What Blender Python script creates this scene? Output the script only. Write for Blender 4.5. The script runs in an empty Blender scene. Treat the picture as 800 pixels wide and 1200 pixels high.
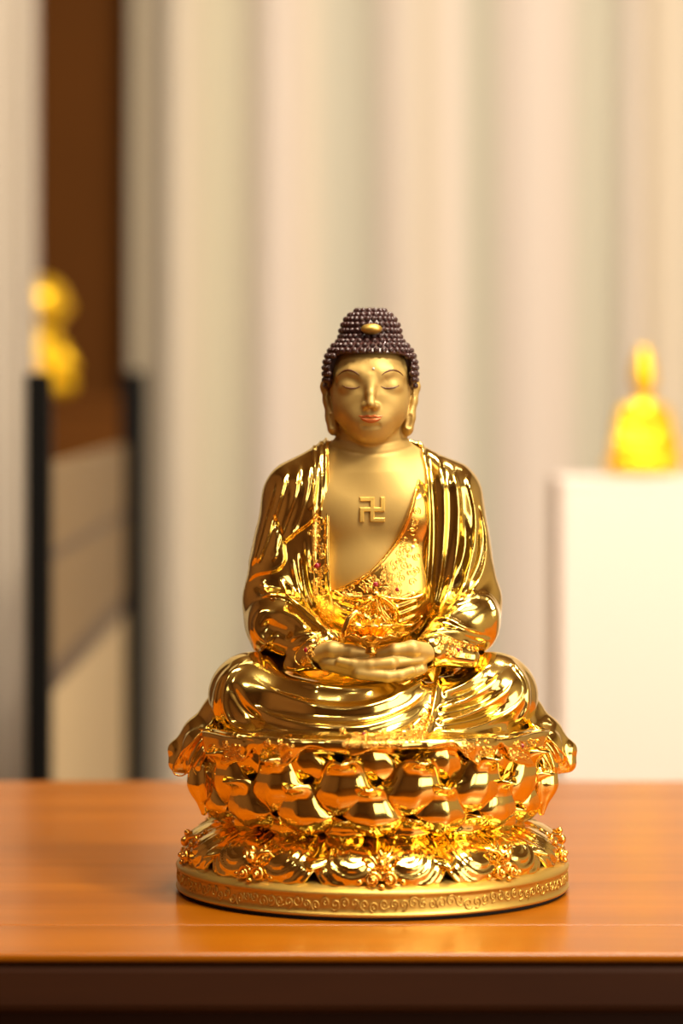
import bpy, math, random
import numpy as np
from mathutils import Vector, Matrix
from mathutils.bvhtree import BVHTree

random.seed(5)
S = 0.0005            # one sculpting unit = half a millimetre
CAMD, CAMX, CAMZ = 3600.0, -36.0, 581.0     # camera relative to the statue, in units
TABLE_Z = 0.75
scene = bpy.context.scene
COL = scene.collection
F = np.float32

# ------------------------------------------------------------------ materials
def new_mat(name):
    m = bpy.data.materials.new(name); m.use_nodes = True
    return m, m.node_tree.nodes, m.node_tree.links, m.node_tree.nodes['Principled BSDF']

def pmat(name, col, rough=0.5, metal=0.0, bump=0.0, bscale=40.0, coat=0.0, spec=None, var=0.0, vscale=6.0, anis=None, emis=None, estr=0.0):
    m, N, L, b = new_mat(name)
    b.inputs['Base Color'].default_value = (*col, 1)
    b.inputs['Roughness'].default_value = rough
    b.inputs['Metallic'].default_value = metal
    b.inputs['Coat Weight'].default_value = coat
    b.inputs['Coat Roughness'].default_value = 0.08
    if spec is not None: b.inputs['Specular IOR Level'].default_value = spec
    tc = N.new('ShaderNodeTexCoord')
    if bump > 0:
        nz = N.new('ShaderNodeTexNoise'); nz.inputs['Scale'].default_value = bscale; nz.inputs['Detail'].default_value = 4
        bp = N.new('ShaderNodeBump'); bp.inputs['Strength'].default_value = bump; bp.inputs['Distance'].default_value = 0.001
        L.new(tc.outputs['Object'], nz.inputs['Vector']); L.new(nz.outputs['Fac'], bp.inputs['Height']); L.new(bp.outputs['Normal'], b.inputs['Normal'])
    if var > 0:
        nz = N.new('ShaderNodeTexNoise'); nz.inputs['Scale'].default_value = vscale; nz.inputs['Detail'].default_value = 3
        r = N.new('ShaderNodeMapRange'); r.inputs['To Min'].default_value = 1 - var; r.inputs['To Max'].default_value = 1 + var
        mx = N.new('ShaderNodeVectorMath'); mx.operation = 'SCALE'; mx.inputs[0].default_value = col
        L.new(tc.outputs['Object'], nz.inputs['Vector']); L.new(nz.outputs['Fac'], r.inputs['Value'])
        L.new(r.outputs['Result'], mx.inputs['Scale']); L.new(mx.outputs['Vector'], b.inputs['Base Color'])
    return m

GOLD = (1.0, 0.75, 0.21)
M = {}
M['gold'] = pmat('polished_gold', GOLD, 0.13, 1.0, bump=0.04, bscale=90)
M['gold_orn'] = pmat('ornament_gold', (1.0, 0.62, 0.13), 0.22, 1.0)
M['gold_satin'] = pmat('satin_gold', (0.60, 0.39, 0.085), 0.42, 0.85, bump=0.05, bscale=500, var=0.05)
M['emblem'] = pmat('emblem_gold', (0.80, 0.52, 0.12), 0.4, 0.6)
M['skin'] = pmat('matte_gold_skin', (0.50, 0.325, 0.095), 0.52, 0.55, bump=0.03, bscale=600)
M['hair'] = pmat('dark_brown_hair', (0.045, 0.014, 0.012), 0.28, 0.0, spec=0.7)
M['lip'] = pmat('painted_red', (0.50, 0.13, 0.03), 0.35, 0.3)
M['paint'] = pmat('dark_brow_paint', (0.10, 0.03, 0.008), 0.45)
M['urna'] = pmat('pearl', (0.85, 0.75, 0.6), 0.2)
M['ruby'] = pmat('ruby', (0.28, 0.008, 0.012), 0.08, 0.0, coat=1.0)
M['crystal'] = pmat('pale_crystal', (0.9, 0.85, 0.7), 0.05, 0.3, coat=1.0)
M['felt'] = pmat('black_felt', (0.006, 0.005, 0.005), 0.9)
M['gold_far'] = pmat('yellow_gold', (1.0, 0.60, 0.015), 0.42, 0.7)
M['black'] = pmat('black_metal', (0.003, 0.0025, 0.002), 0.6, spec=0.1)
M['blackish'] = pmat('dark_bronze_metal', (0.02, 0.014, 0.01), 0.5)
M['curtain_l'] = pmat('grey_beige_cloth', (0.47, 0.40, 0.31), 0.9)
M['plinth'] = pmat('white_paint', (0.83, 0.70, 0.60), 0.6, bump=0.05, bscale=30)
M['brown'] = pmat('brown_wood', (0.105, 0.034, 0.004), 0.8, spec=0.1, var=0.15, vscale=3)
M['panel'] = pmat('tan_panel', (0.23, 0.145, 0.055), 0.6)
M['panel2'] = pmat('cream_panel', (0.56, 0.42, 0.22), 0.6)
M['rail'] = pmat('brown_rail', (0.08, 0.04, 0.012), 0.5)
M['wall'] = pmat('plaster', (0.50, 0.40, 0.28), 0.9, bump=0.1)
M['wallbrown'] = pmat('brown_wall', (0.16, 0.07, 0.03), 0.8, bump=0.1)
M['ceil'] = pmat('ceiling_paint', (0.30, 0.18, 0.09), 0.9)

def wood_mat(name, c1, c2, rough, coat, axis_scale):
    m, N, L, b = new_mat(name)
    tc = N.new('ShaderNodeTexCoord'); mp = N.new('ShaderNodeMapping'); mp.inputs['Scale'].default_value = axis_scale
    nz = N.new('ShaderNodeTexNoise'); nz.inputs['Scale'].default_value = 1.0; nz.inputs['Detail'].default_value = 6; nz.inputs['Distortion'].default_value = 0.6
    cr = N.new('ShaderNodeValToRGB'); cr.color_ramp.elements[0].position = 0.3; cr.color_ramp.elements[1].position = 0.7
    cr.color_ramp.elements[0].color = (*c1, 1); cr.color_ramp.elements[1].color = (*c2, 1)
    bp = N.new('ShaderNodeBump'); bp.inputs['Strength'].default_value = 0.05; bp.inputs['Distance'].default_value = 0.001
    L.new(tc.outputs['Object'], mp.inputs['Vector']); L.new(mp.outputs['Vector'], nz.inputs['Vector'])
    L.new(nz.outputs['Fac'], cr.inputs['Fac']); L.new(cr.outputs['Color'], b.inputs['Base Color'])
    L.new(nz.outputs['Fac'], bp.inputs['Height']); L.new(bp.outputs['Normal'], b.inputs['Normal'])
    b.inputs['Roughness'].default_value = rough; b.inputs['Specular IOR Level'].default_value = 0.3; b.inputs['Coat Weight'].default_value = coat; b.inputs['Coat Roughness'].default_value = 0.12
    return m
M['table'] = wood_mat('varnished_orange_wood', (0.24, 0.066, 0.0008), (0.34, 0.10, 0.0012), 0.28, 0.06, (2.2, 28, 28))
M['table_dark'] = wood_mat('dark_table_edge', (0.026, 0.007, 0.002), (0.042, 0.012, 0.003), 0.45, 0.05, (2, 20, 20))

# ------------------------------------------------------------------ helpers
def link(o, parent=None):
    COL.objects.link(o)
    if parent is not None: o.parent = parent
    return o
def empty(name, loc, label, cat, group=None, rz=0):
    o = bpy.data.objects.new(name, None); o.empty_display_size = 0.05; o.location = loc; o.rotation_euler.z = rz
    o['label'] = label; o['category'] = cat
    if group: o['group'] = group
    return link(o)
def tag(o, label, cat, group=None):
    o['label'] = label; o['category'] = cat
    if group: o['group'] = group
    return o
def mesh_np(name, V, Q, mat, parent=None, smooth=True, tris=None, scale=S):
    V = np.asarray(V, dtype=np.float64) * scale
    me = bpy.data.meshes.new(name)
    Q = np.asarray(Q, dtype=np.int32).reshape(-1, 4)
    T = np.zeros((0, 3), np.int32) if tris is None or len(tris) == 0 else np.asarray(tris, np.int32).reshape(-1, 3)
    me.vertices.add(len(V)); me.vertices.foreach_set('co', V.ravel())
    nl = len(Q) * 4 + len(T) * 3
    me.loops.add(nl); me.loops.foreach_set('vertex_index', np.concatenate([Q.ravel(), T.ravel()]).astype(np.int32))
    me.polygons.add(len(Q) + len(T))
    st = np.concatenate([np.arange(len(Q)) * 4, len(Q) * 4 + np.arange(len(T)) * 3]).astype(np.int32)
    me.polygons.foreach_set('loop_start', st)
    me.update(calc_edges=True); me.validate()
    me.polygons.foreach_set('use_smooth', np.full(len(me.polygons), smooth)); me.update()
    me.materials.append(mat)
    o = bpy.data.objects.new(name, me)
    return link(o, parent)

class MB:
    """collects pieces (in units) into one mesh"""
    def __init__(s): s.V = []; s.Q = []; s.T = []; s.n = 0
    def add(s, V, Q=(), T=()):
        V = np.asarray(V, float).reshape(-1, 3); s.V.append(V)
        if len(Q): s.Q.append(np.asarray(Q, int) + s.n)
        if len(T): s.T.append(np.asarray(T, int) + s.n)
        s.n += len(V)
    def tube(s, P, r, n=8, closed=False, flat=None):
        P = np.asarray(P, float); m = len(P)
        r = np.broadcast_to(np.asarray(r, float), (m,))
        if closed: tg = np.roll(P, -1, 0) - np.roll(P, 1, 0)
        else: tg = np.gradient(P, axis=0)
        tg /= np.linalg.norm(tg, axis=1)[:, None] + 1e-9
        up = np.array([0.03, 1.0, 0.05]); rings = []
        for i in range(m):
            a = np.cross(tg[i], up); a /= np.linalg.norm(a) + 1e-9
            b = np.cross(a, tg[i]); th = np.arange(n) * 2 * math.pi / n
            rings.append(P[i] + r[i] * (np.outer(np.cos(th), a) + np.outer(np.sin(th), b)))
        V = np.concatenate(rings); Q = []
        for i in range(m if closed else m - 1):
            j = (i + 1) % m
            for k in range(n):
                k2 = (k + 1) % n; Q.append((i*n+k, i*n+k2, j*n+k2, j*n+k))
        T = []
        if not closed:
            V = np.concatenate([V, P[:1] - tg[:1]*r[0]*0.7, P[-1:] + tg[-1:]*r[-1]*0.7])
            for k in range(n):
                k2 = (k + 1) % n; T.append((k2, k, m*n)); T.append(((m-1)*n+k, (m-1)*n+k2, m*n+1))
        s.add(V, Q, T)
    def ell(s, c, r, nu=12, nv=8, R=None):
        V = []; Q = []; T = []
        for j in range(1, nv):
            ph = math.pi * j / nv
            for i in range(nu):
                th = 2 * math.pi * i / nu
                V.append((r[0]*math.sin(ph)*math.cos(th), r[1]*math.sin(ph)*math.sin(th), r[2]*math.cos(ph)))
        V.append((0, 0, r[2])); V.append((0, 0, -r[2])); V = np.array(V)
        if R is not None: V = V @ np.asarray(R).T
        V = V + np.asarray(c)
        for j in range(nv - 2):
            for i in range(nu):
                i2 = (i + 1) % nu; Q.append((j*nu+i, (j+1)*nu+i, (j+1)*nu+i2, j*nu+i2))
        t = (nv-1)*nu
        for i in range(nu):
            i2 = (i+1) % nu; T.append((i, i2, t)); T.append(((nv-2)*nu+i2, (nv-2)*nu+i, t+1))
        s.add(V, Q, T)
    def box(s, lo, hi, bev=0):
        x0, y0, z0 = lo; x1, y1, z1 = hi
        V = [(x0,y0,z0),(x1,y0,z0),(x1,y1,z0),(x0,y1,z0),(x0,y0,z1),(x1,y0,z1),(x1,y1,z1),(x0,y1,z1)]
        s.add(V, [(0,3,2,1),(4,5,6,7),(0,1,5,4),(1,2,6,5),(2,3,7,6),(3,0,4,7)])
    def lathe(s, prof, n=96, c=(0, 0), disp=None):
        prof = list(prof); m = len(prof); V = []; Q = []; T = []
        for (r, z) in prof:
            for i in range(n):
                th = 2*math.pi*i/n; V.append((c[0]+r*math.cos(th), c[1]+r*math.sin(th), z))
        for j in range(m-1):
            for i in range(n):
                i2 = (i+1) % n; Q.append((j*n+i, j*n+i2, (j+1)*n+i2, (j+1)*n+i))
        V.append((c[0], c[1], prof[0][1])); V.append((c[0], c[1], prof[-1][1]))
        for i in range(n):
            i2 = (i+1) % n; T.append((i2, i, m*n)); T.append(((m-1)*n+i, (m-1)*n+i2, m*n+1))
        s.add(V, Q, T)
    def build(s, name, mat, parent=None, smooth=True, scale=S):
        V = np.concatenate(s.V); Q = np.concatenate(s.Q) if s.Q else np.zeros((0, 4), int)
        T = np.concatenate(s.T) if s.T else None
        return mesh_np(name, V, Q, mat, parent, smooth, T, scale)

def bevel(o, w, seg=3):
    m = o.modifiers.new('bevel', 'BEVEL'); m.width = w; m.segments = seg; m.limit_method = 'ANGLE'; m.angle_limit = 0.6
    return o

def pt(px, py, Y):
    s = (CAMD + Y) / CAMD
    return np.array([CAMX + (px - 400) * s, Y, CAMZ - (py - 460) * s])

def crom(P, step=2.0):
    P = np.asarray(P, float)
    if len(P) < 3:
        n = max(2, int(np.linalg.norm(P[-1]-P[0]) / step)); t = np.linspace(0, 1, n)[:, None]
        return P[0]*(1-t) + P[-1]*t
    Q = np.vstack([2*P[0]-P[1], P, 2*P[-1]-P[-2]]); out = []
    for i in range(1, len(Q)-2):
        p0, p1, p2, p3 = Q[i-1], Q[i], Q[i+1], Q[i+2]
        n = max(2, int(np.linalg.norm(p2-p1) / step)); t = np.linspace(0, 1, n, endpoint=False)[:, None]
        out.append(0.5*((2*p1) + (-p0+p2)*t + (2*p0-5*p1+4*p2-p3)*t*t + (-p0+3*p1-3*p2+p3)*t**3))
    out.append(P[-1:]); return np.vstack(out)

# ------------------------------------------------------------------ implicit-surface sculpting
def ell(P, c, r):
    x = (P[0]-c[0]); y = (P[1]-c[1]); z = (P[2]-c[2])
    k0 = np.sqrt((x/r[0])**2 + (y/r[1])**2 + (z/r[2])**2)
    k1 = np.sqrt((x/r[0]**2)**2 + (y/r[1]**2)**2 + (z/r[2]**2)**2) + 1e-6
    return k0*(k0-1)/k1
def rc(P, a, b, ra, rb, fl=(1, 1, 1)):
    f = np.asarray(fl, F); a = np.asarray(a, F)/f; b = np.asarray(b, F)/f
    x = P[0]/f[0]-a[0]; y = P[1]/f[1]-a[1]; z = P[2]/f[2]-a[2]; d = b-a
    t = np.clip((x*d[0]+y*d[1]+z*d[2])/max(float(d@d), 1e-6), 0, 1)
    return (np.sqrt((x-t*d[0])**2+(y-t*d[1])**2+(z-t*d[2])**2) - (ra+(rb-ra)*t)) * float(min(fl))
def rcs(P, pts, rad, fl=(1, 1, 1), k=0):
    d = None
    for i in range(len(pts)-1):
        e = rc(P, pts[i], pts[i+1], rad[i], rad[i+1], fl)
        d = e if d is None else (np.minimum(d, e) if k == 0 else smin(d, e, k))
    return d
def smin(a, b, k):
    h = np.maximum(k-np.abs(a-b), 0)/k
    return np.minimum(a, b) - h*h*k*0.25
def smax(a, b, k): return -smin(-a, -b, k)
def sstep(x, a, b):
    t = np.clip((x-a)/(b-a), 0, 1); return t*t*(3-2*t)
def rotx(P, c, deg):
    a = math.radians(deg); y = P[1]-c[1]; z = P[2]-c[2]
    return (P[0], c[1]+y*math.cos(a)+z*math.sin(a), c[2]-y*math.sin(a)+z*math.cos(a))

MX0, MY0, MW, MH = 180, 340, 520, 680        # front-view relief chart in statue coordinates
def chart():
    return np.zeros((MH, MW), F)
gx, gy = np.meshgrid(np.arange(MW, dtype=F)+MX0, np.arange(MH, dtype=F)+MY0)
def stroke(mp, pts, w, a, prof='g', taper=(0.25, 0.25)):
    C = crom(pts, 3.0); x0, y0 = C.min(0)-3*w-2; x1, y1 = C.max(0)+3*w+2
    i0 = max(0, int(y0-MY0)); i1 = min(MH, int(y1-MY0)+1); j0 = max(0, int(x0-MX0)); j1 = min(MW, int(x1-MX0)+1)
    if i0 >= i1 or j0 >= j1: return
    X = gx[i0:i1, j0:j1]; Y = gy[i0:i1, j0:j1]
    best = np.full(X.shape, 1e9, F); tb = np.zeros(X.shape, F); sd = np.zeros(X.shape, F)
    n = len(C)-1
    for i in range(n):
        a0 = C[i]; d = C[i+1]-a0; L2 = float(d@d)+1e-9
        t = np.clip(((X-a0[0])*d[0]+(Y-a0[1])*d[1])/L2, 0, 1)
        ex = X-a0[0]-t*d[0]; ey = Y-a0[1]-t*d[1]; q = ex*ex+ey*ey
        m = q < best; best = np.where(m, q, best); tb = np.where(m, (i+t)/n, tb)
        sd = np.where(m, np.sign(d[0]*(Y-a0[1])-d[1]*(X-a0[0])), sd)
    D = np.sqrt(best)
    tp = np.ones_like(tb)
    if taper[0] > 0: tp = tp*sstep(tb, 0, taper[0])
    if taper[1] > 0: tp = tp*sstep(1-tb, 0, taper[1])
    if prof == 'g': v = np.exp(-(D/w)**2)
    elif prof == 'L': v = np.where(sd > 0, np.exp(-(D/(w*0.5))**2), np.exp(-(D/(w*1.6))**2))   # steep on one side
    elif prof == 'R': v = np.where(sd < 0, np.exp(-(D/(w*0.5))**2), np.exp(-(D/(w*1.6))**2))
    mp[i0:i1, j0:j1] += (a*tp*v).astype(F)
def family(mp, A, B, n, w, a, prof='g', taper=(0.25, 0.25), jit=0.0):
    A = crom(A, 3); B = crom(B, 3); m = 24
    def rs(C): return np.array([C[int(round(k*(len(C)-1)/(m-1)))] for k in range(m)])
    A = rs(A); B = rs(B)
    for i in range(n):
        t = (i+0.5)/n + random.uniform(-jit, jit)/n
        stroke(mp, (A*(1-t)+B*t)[::3], w, a*random.uniform(0.75, 1.2), prof, taper)
def polymap(poly, smooth=True):
    C = np.asarray(poly, float)
    if smooth:
        C = crom(np.vstack([C, C[:1]]), 4)[:-1]
    best = np.full(gx.shape, 1e9, F); ins = np.zeros(gx.shape, bool); n = len(C)
    for i in range(n):
        a = C[i]; b = C[(i+1) % n]; d = b-a; L2 = float(d@d)
        if L2 < 1e-6: continue
        t = np.clip(((gx-a[0])*d[0]+(gy-a[1])*d[1])/L2, 0, 1)
        best = np.minimum(best, (gx-a[0]-t*d[0])**2+(gy-a[1]-t*d[1])**2)
        if abs(d[1]) > 1e-9:
            c = (gy > a[1]) != (gy > b[1]); ins ^= c & (gx < (gy-a[1])/d[1]*d[0]+a[0])
    D = np.sqrt(best); return np.where(ins, -D, D).astype(F)
def blur(mp, n=1):
    for _ in range(n):
        q = np.pad(mp, 1, mode='edge'); mp = (q[:-2, 1:-1]+q[2:, 1:-1]+2*q[1:-1, 1:-1])/4
        q = np.pad(mp, 1, mode='edge'); mp = (q[1:-1, :-2]+q[1:-1, 2:]+2*q[1:-1, 1:-1])/4
    return mp
def pxy(P):
    s = CAMD/(CAMD+P[1]); return 400+(P[0]-CAMX)*s, 460+(CAMZ-P[2])*s
def samp(mp, uv):
    u = np.clip(uv[0]-MX0, 0, MW-1.01); v = np.clip(uv[1]-MY0, 0, MH-1.01)
    i = u.astype(np.int32); j = v.astype(np.int32); fu = u-i; fv = v-j
    k = j*MW+i; m = mp.ravel()
    return (m[k]*(1-fu)+m[k+1]*fu)*(1-fv)+(m[k+MW]*(1-fu)+m[k+MW+1]*fu)*fv

def polygonise(f, lo, hi, h, margin=5.0):
    B = 8
    n = [int(math.ceil((hi[i]-lo[i])/h/B))*B for i in range(3)]
    nb = [q//B for q in n]
    ax = [lo[i]+(np.arange(nb[i])*B+B/2-0.5)*h for i in range(3)]
    CX, CY, CZ = np.meshgrid(*ax, indexing='ij')
    c = f((CX.ravel().astype(F), CY.ravel().astype(F), CZ.ravel().astype(F)))
    act = np.abs(c) < B*h*0.87*1.25+margin
    D = np.repeat(np.repeat(np.repeat(np.where(c.reshape(nb) < 0, -1, 1).astype(F)*99, B, 0), B, 1), B, 2)
    Db = D.reshape(nb[0], B, nb[1], B, nb[2], B)
    ids = np.argwhere(act.reshape(nb)); o = np.arange(B)
    ox, oy, oz = np.meshgrid(o, o, o, indexing='ij')
    for s0 in range(0, len(ids), 700):
        b = ids[s0:s0+700]
        X = (lo[0]+(b[:, 0, None]*B+ox.ravel()[None])*h).astype(F); Y = (lo[1]+(b[:, 1, None]*B+oy.ravel()[None])*h).astype(F)
        Z = (lo[2]+(b[:, 2, None]*B+oz.ravel()[None])*h).astype(F)
        v = f((X.ravel(), Y.ravel(), Z.ravel())).reshape(len(b), B, B, B)
        Db[b[:, 0], :, b[:, 1], :, b[:, 2], :] = v
    D = Db.reshape(n)
    D[0] = D[-1] = 99; D[:, 0] = D[:, -1] = 99; D[:, :, 0] = D[:, :, -1] = 99
    ins = D < 0
    cnt = np.zeros([q-1 for q in n], np.int8)
    for dx in (0, 1):
        for dy in (0, 1):
            for dz in (0, 1):
                cnt += ins[dx:n[0]-1+dx, dy:n[1]-1+dy, dz:n[2]-1+dz]
    cells = np.argwhere((cnt > 0) & (cnt < 8))
    del cnt
    vals = {}
    for dx in (0, 1):
        for dy in (0, 1):
            for dz in (0, 1):
                vals[(dx, dy, dz)] = D[cells[:, 0]+dx, cells[:, 1]+dy, cells[:, 2]+dz]
    acc = np.zeros((len(cells), 3)); k = np.zeros(len(cells))
    for a in vals:
        for axn in range(3):
            if a[axn] == 0:
                b = list(a); b[axn] = 1; b = tuple(b); va = vals[a]; vb = vals[b]
                m = (va < 0) != (vb < 0); t = np.where(m, va/np.where(m, va-vb, 1), 0)
                p = np.array(a, float)[None].repeat(len(cells), 0); p[:, axn] = t
                acc += p*m[:, None]; k += m
    V = (cells+acc/k[:, None])*h+np.array(lo)
    N0, N1, N2 = [q-1 for q in n]
    key = (cells[:, 0].astype(np.int64)*N1+cells[:, 1])*N2+cells[:, 2]
    Q = []
    for axn in range(3):
        sl0 = [slice(None)]*3; sl1 = [slice(None)]*3; sl0[axn] = slice(0, -1); sl1[axn] = slice(1, None)
        e = ins[tuple(sl0)] != ins[tuple(sl1)]; E = np.argwhere(e); fl = ins[E[:, 0], E[:, 1], E[:, 2]]
        b, c2 = [(1, 2), (2, 0), (0, 1)][axn]
        def cid(db, dc):
            q = E.copy(); q[:, b] -= db; q[:, c2] -= dc
            return np.searchsorted(key, (q[:, 0].astype(np.int64)*N1+q[:, 1])*N2+q[:, 2])
        q = np.stack([cid(1, 1), cid(0, 1), cid(0, 0), cid(1, 0)], 1)
        q[~fl] = q[~fl][:, ::-1]; Q.append(q)
    Q = np.concatenate(Q)
    # pull the vertices onto the exact surface
    for _ in range(2):
        P = [V[:, i].astype(F) for i in range(3)]; e = 0.6*h
        d = f(tuple(P)); g = np.zeros_like(V)
        for i in range(3):
            A = list(P); A[i] = P[i]+F(e); Bq = list(P); Bq[i] = P[i]-F(e)
            g[:, i] = (f(tuple(A))-f(tuple(Bq)))/(2*e)
        gl = np.sqrt((g*g).sum(1))+1e-6
        st = np.clip(d/np.maximum(gl, 0.4), -0.6*h, 0.6*h)
        V = V-g/gl[:, None]*st[:, None]
    return V, Q
def sculpt(name, f, lo, hi, h, mat, parent, margin=5.0):
    V, Q = polygonise(f, lo, hi, h, margin)
    return mesh_np(name, V, Q, mat, parent)

# ================================================================== THE STATUE
statue = empty('buddha_statue', (0, 0, TABLE_Z), 'large gold seated Buddha statue with dark curled hair, standing on the wooden table', 'statue')

# ---------- skin: head, neck, chest, forearms and hands in one figure
HC = 434-436
def head_sdf(P):
    X = np.abs(P[0]-HC); Q = (X, P[1], P[2])
    d = ell(Q, (0, 22, 598), (48.5, 60, 54))
    d = smin(d, ell(Q, (0, 8, 564), (39.5, 43, 43)), 20)
    d = smin(d, ell(Q, (21, -10, 565), (18, 19, 23)), 16)          # cheeks
    d = smin(d, ell(Q, (0, -19, 535), (20, 14, 14)), 15)           # chin
    # eye hollows and lids
    d = smax(d, -ell(Q, (21, -46, 592), (17, 10, 8)), 10)
    d = smin(d, ell(Q, (22.0, -20.5, 588), (15, 13.5, 11)), 5)
    d = smax(d, -rcs(Q, [(10.5, -40, 588), (16, -39.5, 585.6), (22, -38.5, 585), (28, -36.5, 586), (34, -32, 589)], [1.0]*5), 1.5)
    # brow ridge flowing into the nose
    d = smin(d, rcs(Q, [(5, -32, 592), (12, -31.5, 603), (24, -28.5, 606), (36, -18, 601)], [2.5, 3, 3, 2.2]), 12)
    d = smin(d, rcs(Q, [(0, -34, 598), (0, -42, 580), (0, -46.5, 568)], [4.2, 4.2, 5.2], k=3), 6)
    d = smin(d, ell(Q, (5.6, -39.5, 565.5), (3.9, 4.6, 3.5)), 4)
    # muzzle and lips
    d = smin(d, ell(Q, (0, -27, 551), (21, 11, 13)), 12)
    d = smax(d, -rc(Q, (0, -46, 560.5), (0, -43.5, 556), 2.0, 2.0), 3)
    d = smax(d, -rc(Q, (0, -41, 540.5), (9, -39, 541.5), 1.7, 1.2), 5)
    # ears: helix, inner bowl, long lobe
    ear = rcs(Q, [(50, 24, 603), (53.5, 26, 588), (51, 20, 571), (46.5, 14, 552), (44, 13, 540)], [5, 6, 5.2, 7.2, 8.2], (0.85, 1.5, 1), k=4)
    ear = smax(ear, -rcs(Q, [(55, 14, 597), (56, 15, 580)], [3, 3]), 3)
    ear = smax(ear, -rc(Q, (46.5, 2, 553), (45, 2, 542), 2.2, 2.0), 3)
    d = smin(d, ear, 3)
    return d
def body_sdf(P):
    d = head_sdf(P)
    neck = rc(P, (-2, 24, 545), (-1, 26, 490), 35, 42)
    for zz in (521, 509):                                          # neck folds
        neck = neck + 1.1*np.exp(-((P[2]-zz+0.004*P[0]**2*-1)/2.2)**2)
    d = smin(d, neck, 7)
    ch = ell(P, (0, 38, 420), (92, 64, 108))
    ch = smin(ch, ell(P, (-32, -2, 445), (36, 22, 32)), 25)
    ch = smin(ch, ell(P, (32, -2, 445), (36, 22, 32)), 25)
    ch = smin(ch, ell(P, (0, 2, 360), (58, 30, 40)), 30)
    ch = smin(ch, rc(P, (-60, 32, 478), (60, 32, 478), 30, 30), 30)
    d = smin(d, ch, 24)
    # forearms running inside the sleeves
    arms = np.minimum(rcs(P, [(-60, 30, 450), (-104, 20, 335), (-70, -62, 290), (-46, -90, 280)], [22, 20, 15, 13], k=6),
                      rcs(P, [(60, 30, 450), (104, 20, 335), (72, -62, 290), (46, -90, 281)], [22, 20, 15, 13], k=6))
    d = smin(d, arms, 8)
    # hands, palms up, one resting in the other
    lo_palm = rc(P, (-48, -96, 274), (-14, -108, 266), 15, 15, (1, 1.4, 0.75))
    hi_palm = rc(P, (50, -96, 277), (22, -108, 275), 14, 14, (1, 1.4, 0.62))
    h = smin(lo_palm, hi_palm, 3)
    for i, y in enumerate((-86, -99, -112, -125)):
        Lf = (44, 52, 50, 40)[i]
        h = smin(h, rcs(P, [(-16, y, 264), (8+Lf*0.2, y-1, 260), (Lf*0.75, y, 261), (Lf*1.1, y+2, 266)], [7, 6.8, 6.2, 5], k=2), 4)
        h = smin(h, rcs(P, [(20, y, 275), (-4, y-1, 273.5), (-Lf*0.55, y, 274), (-Lf*0.95, y+2, 277)], [6.6, 6.3, 5.8, 4.8], k=2), 4)
    thumbs = np.minimum(rcs(P, [(62, -98, 285), (44, -112, 290), (24, -116, 289), (6, -112, 285.5)], [11, 9.5, 7, 4.6], k=3),
                        rcs(P, [(-62, -98, 284), (-46, -110, 289), (-26, -116, 288), (-8, -112, 285.5)], [11, 9.5, 7, 4.6], k=3))
    h = smin(h, thumbs, 3)
    return smin(d, h, 7)
body = sculpt('body', body_sdf, (-140, -145, 240), (140, 110, 665), 1.0, M['skin'], statue)

# ---------- robe
def shoulders(P):
    t = ell(P, (0, 32, 395), (108, 66, 138))
    t = smin(t, rc(P, (-42, 34, 488), (-80, 32, 458), 33, 42), 18)
    t = smin(t, rc(P, (44, 34, 488), (84, 32, 460), 33, 43), 18)
    t = smin(t, rcs(P, [(-80, 30, 450), (-113, 18, 345)], [43, 37]), 16)
    t = smin(t, rcs(P, [(84, 30, 450), (113, 18, 342)], [44, 37]), 16)
    return t
# chart of folds in the mantle
R = chart()
# left shoulder cloth lying over the sleeve
cape = polymap([(384, 500), (381, 560), (376, 592), (361, 613), (334, 634), (333, 655), (325, 668), (300, 674), (270, 690), (250, 600), (300, 520), (350, 490)])
R += 3.6*sstep(-cape, -2.0, 1.5)*sstep(gx, 284, 300)
for p, w, a in [([(366, 536), (360, 575), (348, 615), (336, 636)], 3.4, 3.2), ([(352, 540), (345, 580), (330, 625), (318, 662)], 4.2, 3.4),
                ([(338, 546), (326, 590), (312, 632), (300, 664)], 4.0, 3.6), ([(325, 560), (313, 600), (302, 640), (293, 668)], 3.4, 3.2),
                ([(374, 530), (371, 570), (364, 600)], 2.6, 2.2), ([(318, 600), (330, 630), (318, 655)], 3.0, -2.2)]:
    stroke(R, p, w, a, 'R', (0.2, 0.12))
stroke(R, [(345, 560), (338, 600), (324, 645)], 4, -2.4)
stroke(R, [(360, 560), (352, 600), (340, 628)], 3.4, -2.2)
stroke(R, [(383, 516), (380, 582), (370, 606), (334, 634), (333, 656), (322, 668), (296, 674)], 1.7, 1.6, 'g', (0, 0.2))
# sleeve of the left arm
for p, w, a, pr in [([(288, 704), (320, 697), (346, 705), (372, 728), (392, 752)], 3.5, 3.6, 'L'), ([(325, 672), (338, 698), (360, 720), (378, 738)], 3.2, 3.4, 'L'),
                    ([(341, 652), (350, 690), (362, 716)], 2.6, 3.0, 'g'), ([(306, 678), (310, 690), (322, 699)], 3.0, 2.4, 'g'),
                    ([(318, 710), (302, 718), (297, 736), (308, 752), (328, 757)], 3.2, 3.0, 'L'), ([(322, 716), (345, 722), (362, 740)], 5, 2.2, 'g'),
                    ([(290, 752), (303, 765), (318, 748), (330, 740)], 2.6, 2.4, 'g'), ([(335, 752), (350, 744), (375, 740)], 3.5, 2.5, 'g'),
                    ([(340, 762), (355, 752), (372, 748)], 3.0, 1.8, 'g')]:
    stroke(R, p, w, a, pr)
stroke(R, [(306, 728), (325, 738), (345, 745)], 9, -5.0)
stroke(R, [(294, 690), (318, 688), (345, 697)], 4, -2.0)
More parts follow.
